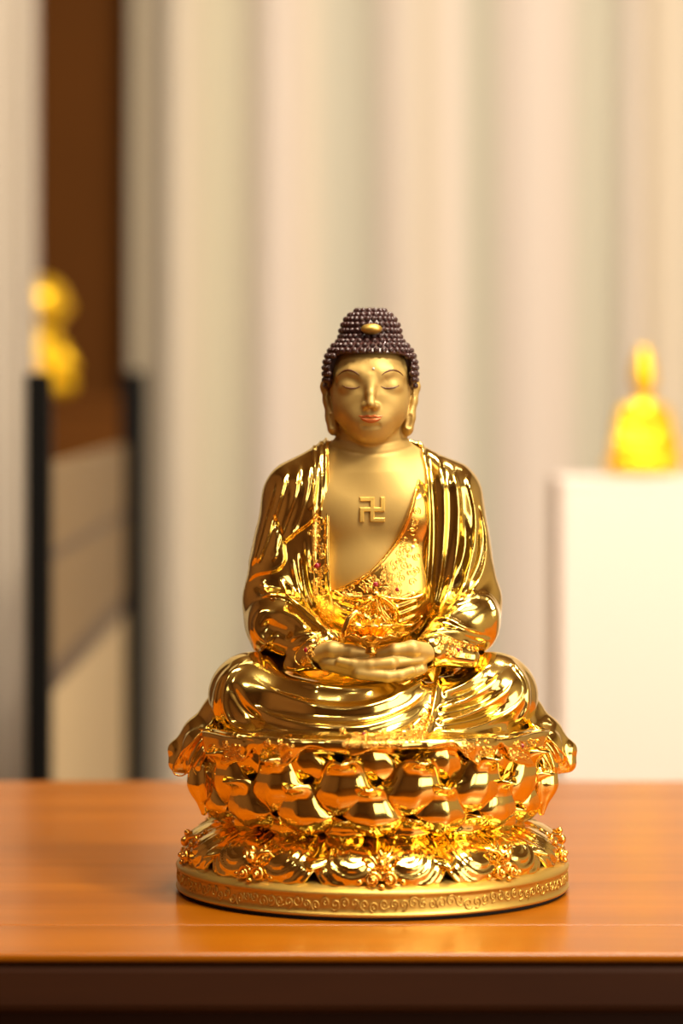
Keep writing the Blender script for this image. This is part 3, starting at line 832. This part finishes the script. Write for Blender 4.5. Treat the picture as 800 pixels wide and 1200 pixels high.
V, Q = petal(28, 17, 5, 2, 5, 1.2, 8, 10, 0.5)
ring_petals(blossom, 'petal', M['gold_orn'], 8, 7, 9, V, Q, 36, 0.0, LC)
V, Q = petal(28, 15, 4, 1, 5, 1.2, 8, 10, 0.5)
ring_petals(blossom, 'petal', M['gold_orn'], 6, 5, 11, V, Q, 8, 0.5, LC)
V, Q = petal(24, 17, 4, 4, 4.5, 1.2, 8, 10, 0.5)
ring_petals(blossom, 'petal', M['gold_orn'], 8, 9, 7, V, Q, 58, 0.5, LC)
mb = MB(); mb.ell(LC+np.array([5, -14, 23]), (4.5, 3.5, 4.5)); o = mb.build('gem', M['crystal'], blossom); o['label'] = 'bright clear gem on the small lotus'
mb = MB(); mb.tube([pt(402, 752, -112), pt(404, 738, -116), pt(409, 725, -116), pt(417, 717, -114), pt(425, 722, -112)], [3.5, 4, 4, 3.2, 1], 12); mb.build('lotus_leaf', M['gold_orn'], blossom)

# ---------- upper lotus: core and four tiers of plump pointed petals
throne = MB(); throne.lathe([(120, 60), (150, 66), (146, 80), (144, 95), (154, 120), (170, 150), (186, 176), (190, 182), (186, 184), (150, 185)], 96)
core = throne.build('lotus_throne', M['gold'], statue)
def plump_petal(spine, W, depth, lean=0.0):
    """spine: (outward, up) points from root to tip; a fleshy leaf, convex outside, hollow inside, with a flared pointed tip"""
    C = crom(np.array(spine, float), 1.0); seg = np.concatenate([[0], np.cumsum(np.linalg.norm(np.diff(C, axis=0), axis=1))]); seg /= seg[-1]
    nv, nu = 26, 22; V = []
    for side in (0, 1):
        for j in range(nv+1):
            v = j/nv; o = np.interp(v, seg, C[:, 0]); u = np.interp(v, seg, C[:, 1])
            e = 0.03; do = np.interp(min(1, v+e), seg, C[:, 0])-np.interp(max(0, v-e), seg, C[:, 0]); du = np.interp(min(1, v+e), seg, C[:, 1])-np.interp(max(0, v-e), seg, C[:, 1])
            ln = math.hypot(do, du)+1e-9; no, nu_ = du/ln, -do/ln           # outward normal in the profile plane
            if v < 0.55: wv = 0.62+0.38*math.sin(v/0.55*math.pi/2)
            else:
                t = (v-0.55)/0.45; wv = max(0.0, math.cos(t*math.pi/2))**0.85*(1-0.06*t)+0.012
            wv *= W/2
            for i in range(nu+1):
                a = i/nu*2-1; rim = 1-a*a
                bul = depth*(wv/(W/2))**1.3*(rim-1)                                 # edges sweep back from the crown of the petal
                x = wv*math.sin(a*1.45)/math.sin(1.45)+lean*v*v
                vein = 0.9*math.exp(-(a/0.10)**2)*math.sin(math.pi*v)+0.5*math.cos(a*13)*math.sin(math.pi*v)*rim
                d = bul+vein if side == 0 else bul*0.86-2.4-3.0*rim*math.sin(math.pi*min(1, v))*0.4
                V.append((x, -(o+no*d), u+nu_*d))
    K = (nu+1)*(nv+1); idx = lambda s_, i, j: s_*K+j*(nu+1)+i; Q = []
    for j in range(nv):
        for i in range(nu):
            Q.append((idx(0, i, j), idx(0, i+1, j), idx(0, i+1, j+1), idx(0, i, j+1))); Q.append((idx(1, i, j+1), idx(1, i+1, j+1), idx(1, i+1, j), idx(1, i, j)))
        Q.append((idx(1, 0, j), idx(0, 0, j), idx(0, 0, j+1), idx(1, 0, j+1))); Q.append((idx(0, nu, j), idx(1, nu, j), idx(1, nu, j+1), idx(0, nu, j+1)))
    for i in range(nu):
        Q.append((idx(0, i, nv), idx(0, i+1, nv), idx(1, i+1, nv), idx(1, i, nv))); Q.append((idx(1, i, 0), idx(1, i+1, 0), idx(0, i+1, 0), idx(0, i, 0)))
    return np.array(V), np.array(Q)
NP = 15
tiers = [([(136, 70), (166, 75), (182, 85), (184, 94), (188, 100), (198, 104)], 62, 24, 6, 0.5), ([(140, 80), (183, 87), (202, 102), (205, 118), (204, 129), (210, 137), (222, 142)], 78, 32, -9, 0.0),
         ([(148, 100), (188, 109), (205, 127), (209, 145), (208, 157), (214, 166), (226, 171)], 80, 32, 9, 0.5), ([(158, 132), (187, 142), (199, 158), (203, 175), (202, 186), (210, 194)], 72, 26, -6, 0.0)]
for (sp_, W_, dp_, ln_, off) in tiers:
    V, Q = plump_petal(sp_, W_, dp_, ln_)
    ring_petals(core, 'upturned_petal', M['gold'], NP, 0, 0, V, Q, 0, off+0.02)

# ---------- pleated calyx skirt under the upper petals
V = []; Qd = []; nth = 720; nr = 16
for side in (0, 1):
    for j in range(nr+1):
        v = j/nr
        for i in range(nth):
            th = 2*math.pi*i/nth; lobe = abs(math.sin(th*9/1.0/1.0*0.5*2/2*1.0+0.0))
            thc = th+math.pi/2-math.radians(2); c_ = abs(math.cos(4.5*thc)); L = 0.62+0.38*(1-c_)**1.6+0.16*max(0, 1-((1-c_)/0.06))
            r = 142+84*L*v**0.95; z = 92-46*L*v**1.25+4*math.exp(-((v-0.9)/0.15)**2)
            pl = 1.7*math.sin(th*63+1.2*math.sin(th*9))*v*(1-0.35*v)
            V.append((r*math.cos(th)+pl*0.3*math.cos(th), r*math.sin(th)+pl*0.3*math.sin(th), z+pl+6*v-side*2.5))
K = (nr+1)*nth
for j in range(nr):
    for i in range(nth):
        i2 = (i+1) % nth
        Qd.append((j*nth+i, (j+1)*nth+i, (j+1)*nth+i2, j*nth+i2)); Qd.append((K+j*nth+i2, K+(j+1)*nth+i2, K+(j+1)*nth+i, K+j*nth+i))
for i in range(nth):
    i2 = (i+1) % nth; Qd.append((nr*nth+i, K+nr*nth+i, K+nr*nth+i2, nr*nth+i2)); Qd.append((i2, K+i2, K+i, i))
mesh_np('pleated_calyx', V, Qd, M['gold'], statue)

# ---------- lower lotus: nine broad two-lobed petals with scroll tips
def lower_petal():
    V = []; Q = []; nu, nv = 56, 26
    for side in (0, 1):
        for j in range(nv+1):
            v = j/nv
            for i in range(nu+1):
                a = i/nu*2-1; th = a*math.radians(20.3)
                lob = abs(a)                                        # 0 centre, 1 edge
                edge = 1-0.16*math.exp(-(a/0.10)**2)-0.30*max(0, lob-0.80)**1.2/0.2**1.2
                vv = v*edge
                r = 156+62*math.sin(vv*math.pi*0.5)**0.9
                z = 76-41*vv**1.7
                bl = math.sin(math.pi*min(1, max(0, (lob-0.02)/0.96)))**0.7
                up = 10*bl*math.sin(math.pi*min(1, 0.12+vv*0.86))**0.8
                # swirling ribs inside each lobe
                rd = math.hypot((lob-0.40)*1.25, (vv-0.42)*1.0)
                ang = math.atan2(vv-0.42, lob-0.40)
                up += 1.8*math.cos(rd*38+ang*0.8)*sst(rd, 0.16, 0.34)*bl
                up += 2.2*math.exp(-((v-0.965)/0.03)**2)*bl
                nrm = (0.62, 0.78) if v < 0.6 else (0.85, 0.52)
                nx = 0.55+0.42*vv; nz = 0.84-0.5*vv
                r2 = r+up*nx-side*4; z2 = z+up*nz-side*3
                V.append((r2*math.sin(th), -r2*math.cos(th), z2))
    K = (nu+1)*(nv+1); idx = lambda s, i, j: s*K+j*(nu+1)+i
    for j in range(nv):
        for i in range(nu):
            Q.append((idx(0, i, j+1), idx(0, i+1, j+1), idx(0, i+1, j), idx(0, i, j))); Q.append((idx(1, i, j), idx(1, i+1, j), idx(1, i+1, j+1), idx(1, i, j+1)))
    for j in range(nv):
        Q.append((idx(0, 0, j+1), idx(0, 0, j), idx(1, 0, j), idx(1, 0, j+1))); Q.append((idx(0, nu, j), idx(0, nu, j+1), idx(1, nu, j+1), idx(1, nu, j)))
    for i in range(nu): Q.append((idx(0, i+1, nv), idx(0, i, nv), idx(1, i, nv), idx(1, i+1, nv)))
    return np.array(V), np.array(Q)
def sst(x, a, b):
    t = min(1, max(0, (x-a)/(b-a))); return t*t*(3-2*t)
V, Q = lower_petal()
first = mesh_np('downturned_petal', V, Q, M['gold'], statue)
mb = MB()
for sg in (-1, 1):
    t = np.linspace(0, 1, 40); an = t*3.2*math.pi; rr = 8.5*(1-0.8*t)
    P = np.stack([sg*(9.5-rr*np.cos(an)), -222-3*t, 47+rr*np.sin(an)-2], 1); mb.tube(P, 2.3*(1-0.3*t), 8)
    mb.ell((sg*9.5, -226, 45), (3, 3, 3)); mb.tube([(sg*4, -222, 60), (sg*10, -218, 68), (sg*17, -212, 70), (sg*22, -210, 64)], [2.2, 2.6, 2.2, 1.2], 8)
    mb.ell((sg*24, -218, 42), (4, 3.5, 3.5))
mb.ell((0, -222, 62), (5, 5, 6)); mb.ell((0, -219, 72), (3.2, 4, 4)); mb.ell((0, -226, 38), (4, 3, 3))
scr = mb.build('scroll_tip', M['gold_orn'], first)
mb = MB()
for k in range(5):
    vv = 0.42+0.1*k; r = 158+62*math.sin(vv*math.pi/2)**0.9; z = 78-41*vv**1.7
    mb.ell((0, -r, z+3), (3.2+0.3*k, 3.2, 3.2), 10, 7)
    for sg in (-1, 1): mb.ell((sg*(5.5+0.4*k), -r+1, z+1), (2, 2, 2), 8, 6)
bd = mb.build('beaded_edge', M['gold_orn'], first)
for i in range(9):
    a = math.radians(2.0)+i*2*math.pi/9
    if i == 0: o, s2, b2 = first, scr, bd
    else:
        o = first.copy(); COL.objects.link(o)
        s2 = scr.copy(); COL.objects.link(s2); s2.parent = o; b2 = bd.copy(); COL.objects.link(b2); b2.parent = o
    o.rotation_euler.z = a

# ---------- round base plate with tooled band
mb = MB()
n = 720; prof = [(60, 4), (226, 4), (229, 4.6), (230, 6.5), (229.4, 8.2), (227.5, 9.5), (227.5, 14), (227.5, 18), (227.5, 22), (227.5, 24), (227.5, 27), (229.4, 28), (230, 30), (228.5, 32.5), (225, 35), (216, 40), (200, 42), (190, 58), (175, 75), (120, 78)]
mb.lathe(prof, n); base = mb.build('base_plate', M['gold_satin'], statue)
# tooled scrollwork around the band
mb = MB()
for i in range(132):
    th0 = 2*math.pi*i/132; r0 = random.uniform(5, 6.4); d = random.choice((-1, 1)); a0 = random.uniform(0, 6.28); zc = 18.3+random.uniform(-2.5, 2.5)
    t = np.linspace(0, 1, 14); an = a0+d*t*2.6*math.pi; rr = r0*(1-0.8*t)
    th = th0+rr*np.cos(an)/228; P = np.stack([228*np.sin(th), -228*np.cos(th), zc+rr*np.sin(an)*1.15], 1)
    mb.tube(P, 0.95, 5)
mb.build('base_scrollwork', M['gold_satin'], statue)
mb = MB(); mb.lathe([(20, 0), (224, 0), (226, 1), (226, 4.2), (20, 4.2)], 180); mb.build('base_pad', M['felt'], statue)

# ================================================================== TABLE
def hexv(mm): return mm
TY0, TY1 = -417*S, 997*S
table = empty('wooden_table', (0, (TY0+TY1)/2, 0), 'wide orange-brown varnished wooden table with dark front edge carrying the large Buddha', 'table')
hw = 0.95
def boxo(name, lo, hi, mat, parent, bev=0.0, seg=3):
    mb = MB(); mb.box(lo, hi); o = mb.build(name, mat, parent, smooth=False, scale=1.0)
    if bev: bevel(o, bev, seg)
    return o
ty0 = TY0-(TY0+TY1)/2; ty1 = -ty0
boxo('frame_board', (-hw, ty0, TABLE_Z-0.005), (hw, ty0+0.085, TABLE_Z), M['table'], table, 0.0018)
boxo('table_top', (-hw, ty0+0.0856, TABLE_Z-0.005), (hw, ty1-0.0836, TABLE_Z), M['table'], table, 0.0005)
boxo('frame_board', (-hw, ty1-0.083, TABLE_Z-0.005), (hw, ty1, TABLE_Z), M['table'], table, 0.0018)
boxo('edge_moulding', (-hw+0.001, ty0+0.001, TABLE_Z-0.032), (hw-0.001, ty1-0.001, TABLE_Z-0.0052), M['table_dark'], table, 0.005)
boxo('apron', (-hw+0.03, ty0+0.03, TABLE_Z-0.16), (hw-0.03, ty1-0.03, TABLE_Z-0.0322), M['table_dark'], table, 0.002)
for sx in (-1, 1):
    for yy in (ty0+0.06, ty1-0.06):
        boxo('leg', (sx*(hw-0.07)-0.03, yy-0.03, 0), (sx*(hw-0.07)+0.03, yy+0.03, TABLE_Z-0.16), M['table_dark'], table, 0.004)

# ================================================================== BACKGROUND
CZ = TABLE_Z+CAMZ*S; CX = CAMX*S
def W(px, py, dist):     # point at a distance from the camera, metres
    return Vector((CX+(px-400)/3600*dist, dist-1.8, CZ-(py-460)/3600*dist))
# --- small gold figure generator
def far_seated(P):
    t = ell(P, (0, 0, 62), (19, 14, 24)); t = smin(t, ell(P, (0, 0, 78), (24, 13, 13)), 8)
    t = smin(t, rcs(P, [(-24, 0, 74), (-29, -2, 55), (-10, -14, 46)], [9, 9, 7]), 4); t = smin(t, rcs(P, [(24, 0, 74), (29, -2, 55), (10, -14, 46)], [9, 9, 7]), 4)
    t = smin(t, rcs(P, [(-32, -6, 37), (0, -18, 34), (32, -6, 37)], [11, 10, 11]), 6)
    t = smin(t, ell(P, (0, 2, 36), (40, 24, 14)), 6); t = smin(t, ell(P, (0, 0, 66), (27, 17, 26)), 6)
    t = smin(t, rc(P, (0, 0, 88), (0, 0, 100), 7, 7), 4); t = smin(t, ell(P, (0, -1, 106), (12, 13, 14)), 3)
    th = np.arctan2(P[0], -P[1]); r = np.sqrt(P[0]**2+P[1]**2)
    lot = ell(P, (0, 0, 16), (46, 38, 15))-1.8*np.abs(np.sin(th*6)); t = smin(t, smax(lot, -(P[2]-2), 2), 3)
    return t
def crowned(P):
    t = far_seated(P); t = smin(t, rcs(P, [(0, 0, 115), (0, 1, 130), (0, 1, 144)], [15, 12, 9], k=4), 3)
    t = smin(t, ell(P, (0, 0, 118), (14, 13, 5)), 2)
    return t
def child(P):
    t = ell(P, (0, 0, 122), (36, 35, 35)); t = smin(t, rc(P, (0, 0, 95), (0, 0, 70), 22, 22), 12)
    t = smin(t, ell(P, (0, 0, 48), (28, 22, 30)), 10); t = smin(t, rcs(P, [(-22, 0, 66), (-36, -6, 40), (-12, -18, 34)], [10, 11, 9]), 5)
    t = smin(t, rcs(P, [(22, 0, 66), (36, -6, 40), (12, -18, 34)], [10, 11, 9]), 5)
    t = smin(t, rcs(P, [(-32, -6, 16), (0, -20, 12), (32, -6, 16)], [14, 12, 14]), 6)
    X = np.abs(P[0]); t = smin(t, ell((X, P[1], P[2]), (36, 0, 118), (5, 6, 9)), 2)
    t = smin(t, ell((X, P[1], P[2]), (0, -35, 116), (4, 5, 4)), 2); t = smax(t, -ell((X, P[1], P[2]), (13, -36, 124), (6, 4, 4)), 3)
    return smax(t, -(P[2]-1), 2)
def far_statue(name, f, loc, scale, lo, hi, rz, label):
    V, Q = polygonise(f, lo, hi, 1.5, 4); r = empty(name, loc, label, 'statue', None, rz)
    o = mesh_np('figure', V, Q, M['gold_far'], r, scale=scale); return r, o

# white display plinth on the right, with a crowned figure
d = 3.5; p = W(655, 561, d); ptop = p.z; x0 = p.x
mb = MB(); x1 = x0+0.30; y0 = p.y; y1 = y0+0.16
pl = empty('display_plinth', ((x0+x1)/2, (y0+y1)/2, 0), 'tall white square display plinth under the small crowned gold statue', 'plinth')
boxo('column', (-0.15, -0.08, 0.06), (0.15, 0.08, ptop-0.012), M['plinth'], pl, 0.003)
boxo('top_slab', (-0.15, -0.08, ptop-0.012), (0.15, 0.08, ptop), M['plinth'], pl, 0.003)
boxo('foot', (-0.14, -0.07, 0), (0.14, 0.07, 0.06), M['plinth'], pl, 0.002)
q = W(756, 555, 3.56)
sc_ = (152/3600*3.6)/153
r1, o1 = far_statue('crowned_statue', crowned, (q.x, q.y+0.02, ptop), sc_, (-50, -45, 0), (50, 45, 160), math.radians(10), 'small blurred gold seated statue with tall crown on the white plinth')
# rack of black posts and panels on the left
rk = empty('display_rack', (-0.29+CX, 3.6-1.8, 0), 'black-framed rack with tan and cream side panels at far left', 'rack')
def rp(dist): return dist-3.6
zc = CZ
def post(px, dist, top, wpx, mat):
    x = (CX+(px-400)/3600*dist)-rk.location.x; w = wpx/3600*dist/2
    boxo('post', (x-w, rp(dist)-w, 0), (x+w, rp(dist)+w, zc+top), mat, rk, 0.002)
post(46, 3.0, 0.019, 29, M['black']); post(157, 4.2, 0.029, 29, M['black'])
xa = (CX+(58-400)/3600*3.0)-rk.location.x
def rpanel(name, z0, z1, th, mat):
    mb = MB(); A = (CX+(57-400)/3600*3.03-rk.location.x, rp(3.03)); B = (CX+(147-400)/3600*4.17-rk.location.x, rp(4.17))
    V = []
    for (x, y) in (A, B):
        for dx in (-th, 0):
            V += [(x+dx, y, zc+z0), (x+dx, y, zc+z1)]
    mb.add(V, [(0, 1, 3, 2), (4, 6, 7, 5), (2, 3, 7, 6), (0, 4, 5, 1), (1, 5, 7, 3), (0, 2, 6, 4)])
    return mb.build(name, mat, rk, smooth=False, scale=1.0)
rpanel('upper_panel', -0.158, -0.0712, 0.01, M['panel']); rpanel('rail', -0.168, -0.158, 0.014, M['rail'])
rpanel('middle_panel', -0.272, -0.168, 0.01, M['panel']); rpanel('rail', -0.300, -0.272, 0.016, M['rail']); rpanel('lower_panel', -0.95, -0.300, 0.01, M['panel2'])
# far-side posts so the rack stands on its own
for dist in (3.0, 4.2):
    boxo('post', (-0.47, rp(dist)-0.011, 0), (-0.448, rp(dist)+0.011, zc+0.02), M['black'], rk, 0.002)
    boxo('crossbar', (-0.45, rp(dist)-0.008, 0.10), (-0.01, rp(dist)+0.008, 0.12), M['black'], rk, 0.001)

# brown cabinet behind the rack carrying the child figure, and brown wall panel
q = W(60, 465, 4.75)
cab = empty('brown_cabinet', (-0.54, q.y+0.05, 0), 'dark brown cabinet behind the rack under the gold round-headed statue', 'cabinet')
boxo('carcass', (-0.20, -0.12, 0.05), (0.20, 0.12, q.z-0.02), M['brown'], cab, 0.003); boxo('cabinet_top', (-0.205, -0.125, q.z-0.02), (0.205, 0.125, q.z), M['brown'], cab, 0.003)
boxo('door', (-0.195, -0.128, 0.08), (0.195, -0.12, q.z-0.03), M['brown'], cab, 0.002); boxo('foot', (-0.18, -0.10, 0), (0.18, 0.10, 0.05), M['brown'], cab)
q2 = W(47, 465, 4.75)
r2, o2 = far_statue('child_statue', child, (q2.x, q2.y, q.z), (141/3600*4.75)/157, (-60, -50, 0), (60, 50, 165), math.radians(15), 'small blurred gold statue with round head, half hidden at the far left')

# room
RX0, RX1, RY0, RY1, RH_ = -2.4, 2.6, -3.4, 3.9, 2.9
def slab(name, lo, hi, mat):
    o = boxo(name, lo, hi, mat, None); o['kind'] = 'structure'; return o
slab('floor', (RX0, RY0, -0.1), (RX1, RY1, 0), M['brown']); slab('ceiling', (RX0, RY0, RH_), (RX1, RY1, RH_+0.1), M['ceil'])
slab('wall_back', (RX0, RY1, 0), (RX1, RY1+0.1, RH_), M['wall']); slab('wall_front', (RX0, RY0-0.1, 0), (RX1, RY0, RH_), M['wallbrown'])
slab('wall_left', (RX0-0.1, RY0, 0), (RX0, RY1, RH_), M['wallbrown']); slab('wall_right', (RX1, RY0, 0), (RX1+0.1, RY1, RH_), M['wall'])
pa = W(44, 0, 5.45); pb = W(152, 0, 5.45)
o = boxo('trim_1', (pa.x, pa.y, 0), (pb.x, pa.y+0.05, RH_), M['brown'], None); o['kind'] = 'structure'

def curtain(name, xa, xb, y, prof, mat, label):
    """hanging cloth: prof(x) gives the fold depth"""
    xs = np.arange(xa, xb, 0.004); zs = np.linspace(0.02, 2.8, 30); V = []; n = len(xs)
    for side in (0, 1):
        for z in zs:
            k = 0.9+0.1*z/2.8
            for x in xs: V.append((x+0.004*math.sin(z*1.7+x*9), y+prof(x)*k+side*0.004, z))
    Q = []; m = len(zs); K = n*m
    for j in range(m-1):
        for i in range(n-1):
            Q.append((j*n+i, j*n+i+1, (j+1)*n+i+1, (j+1)*n+i)); Q.append((K+(j+1)*n+i, K+(j+1)*n+i+1, K+j*n+i+1, K+j*n+i))
        Q.append((j*n, (j+1)*n, K+(j+1)*n, K+j*n)); Q.append((j*n+n-1, K+j*n+n-1, K+(j+1)*n+n-1, (j+1)*n+n-1))
    o = mesh_np(name, V, Q, mat, None, scale=1.0); return tag(o, label, 'curtain')
# sheer cloth; light and shade of its folds painted in as vertical colours
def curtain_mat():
    m, N, L, b = new_mat('sheer_cloth_painted_folds')
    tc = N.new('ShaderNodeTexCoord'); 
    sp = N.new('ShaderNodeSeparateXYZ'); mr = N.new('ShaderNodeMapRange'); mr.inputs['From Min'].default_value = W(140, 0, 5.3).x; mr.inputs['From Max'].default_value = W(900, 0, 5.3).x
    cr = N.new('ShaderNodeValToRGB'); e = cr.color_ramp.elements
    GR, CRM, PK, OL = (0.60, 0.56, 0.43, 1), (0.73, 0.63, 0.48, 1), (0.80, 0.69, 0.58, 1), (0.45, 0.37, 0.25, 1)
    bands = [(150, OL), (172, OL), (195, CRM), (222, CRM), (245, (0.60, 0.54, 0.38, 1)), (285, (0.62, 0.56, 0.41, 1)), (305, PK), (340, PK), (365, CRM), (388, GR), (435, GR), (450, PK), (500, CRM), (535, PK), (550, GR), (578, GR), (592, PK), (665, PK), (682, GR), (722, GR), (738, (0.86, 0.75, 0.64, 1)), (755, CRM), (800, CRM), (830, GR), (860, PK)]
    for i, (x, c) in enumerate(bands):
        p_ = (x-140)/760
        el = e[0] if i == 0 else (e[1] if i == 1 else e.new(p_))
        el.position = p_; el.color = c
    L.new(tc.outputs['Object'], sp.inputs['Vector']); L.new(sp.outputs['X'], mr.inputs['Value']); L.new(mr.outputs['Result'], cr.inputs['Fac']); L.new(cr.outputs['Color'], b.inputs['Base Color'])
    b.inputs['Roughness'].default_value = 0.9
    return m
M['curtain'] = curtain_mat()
folds = [(208, 22), (320, 26), (475, 36), (628, 44), (745, 20), (850, 26)]
fx = [((W(a, 0, 5.3).x), s/3600*5.3) for a, s in folds]
def prof_main(x):
    v = 0.0
    for c, s in fx: v -= 0.06*math.exp(-((x-c)/(s*1.1))**2)
    if x > 0.72: v -= 0.03*math.sin((x-0.72)*40)**2
    return v
curtain('cream_curtain', pb.x+0.01, 2.4, 5.3-1.8+0.05, prof_main, M['curtain'], 'wide cream curtain in vertical folds, fold shade painted in grey-green, behind the large Buddha')
pe = W(46, 0, 4.45)
curtain('side_curtain', -1.5, pe.x, 4.45-1.8, lambda x: -0.02*math.sin(x*70)**2-0.01*math.sin(x*31), M['curtain_l'], 'grey-beige curtain edge at far left, in front of the round-headed statue')

# ================================================================== LIGHT
def area(name, loc, target, size, power, col, sy=None):
    l = bpy.data.lights.new(name, 'AREA'); l.energy = power; l.color = col; l.size = size
    if sy: l.shape = 'RECTANGLE'; l.size_y = sy
    o = bpy.data.objects.new(name, l); o.location = loc
    o.rotation_euler = (Vector(target)-Vector(loc)).to_track_quat('-Z', 'Y').to_euler(); COL.objects.link(o); return o
WARM = (1.0, 0.86, 0.66)
area('ceiling_spot_key', (1.15, -0.95, 2.7), (0, -0.05, 0.95), 0.4, 66, (1.0, 0.88, 0.70))
area('ceiling_panel_top', (0.25, -0.45, 2.85), (0, 0, 0.9), 0.9, 66, (1.0, 0.88, 0.68), 0.6)
area('added_light_front', (1.5, -3.3, 1.5), (0, 0, 1.0), 1.7, 34, (1.0, 0.90, 0.72), 1.9)  # added area light to brighten front-facing gold; no window modelled
area('added_light_right', (2.5, -1.3, 1.45), (0, 0, 1.0), 2.4, 60, (1.0, 0.90, 0.74), 2.0)  # added broad area light standing in for an unseen bright source at right
area('ceiling_spot_left', (-1.1, -1.4, 2.75), (0, 0, 1.0), 0.2, 6, WARM)
area('curtain_wash', (0.5, 0.9, 2.7), (0.35, 3.5, 1.1), 1.6, 34, (0.98, 0.93, 0.86), 0.3)
area('plinth_spot', (0.5, 0.9, 2.8), (0.3, 1.85, 0.9), 0.2, 22, (1.0, 0.86, 0.74))
area('rack_spot', (-0.5, 1.4, 2.8), (-0.5, 2.9, 1.1), 0.2, 4, (1.0, 0.88, 0.66))
w = bpy.data.worlds.new('room_air'); scene.world = w; w.use_nodes = True
w.node_tree.nodes['Background'].inputs[0].default_value = (1.0, 0.7, 0.45, 1); w.node_tree.nodes['Background'].inputs[1].default_value = 0.05

# ================================================================== CAMERA
cd = bpy.data.cameras.new('camera'); cam = bpy.data.objects.new('camera', cd); COL.objects.link(cam); scene.camera = cam
cam.location = (CX, -1.8, CZ); cam.rotation_euler = (math.pi/2, 0, 0)
cd.sensor_fit = 'VERTICAL'; cd.sensor_height = 36; cd.sensor_width = 24; cd.lens = 108; cd.shift_y = -140/1200
cd.dof.use_dof = True; cd.dof.focus_distance = 1.755; cd.dof.aperture_fstop = 4.0
cd.clip_start = 0.05
scene.view_settings.view_transform = 'Standard'; scene.view_settings.look = 'None'; scene.view_settings.gamma = 1
scene.view_settings.use_curve_mapping = False; scene.view_settings.exposure = 0.0
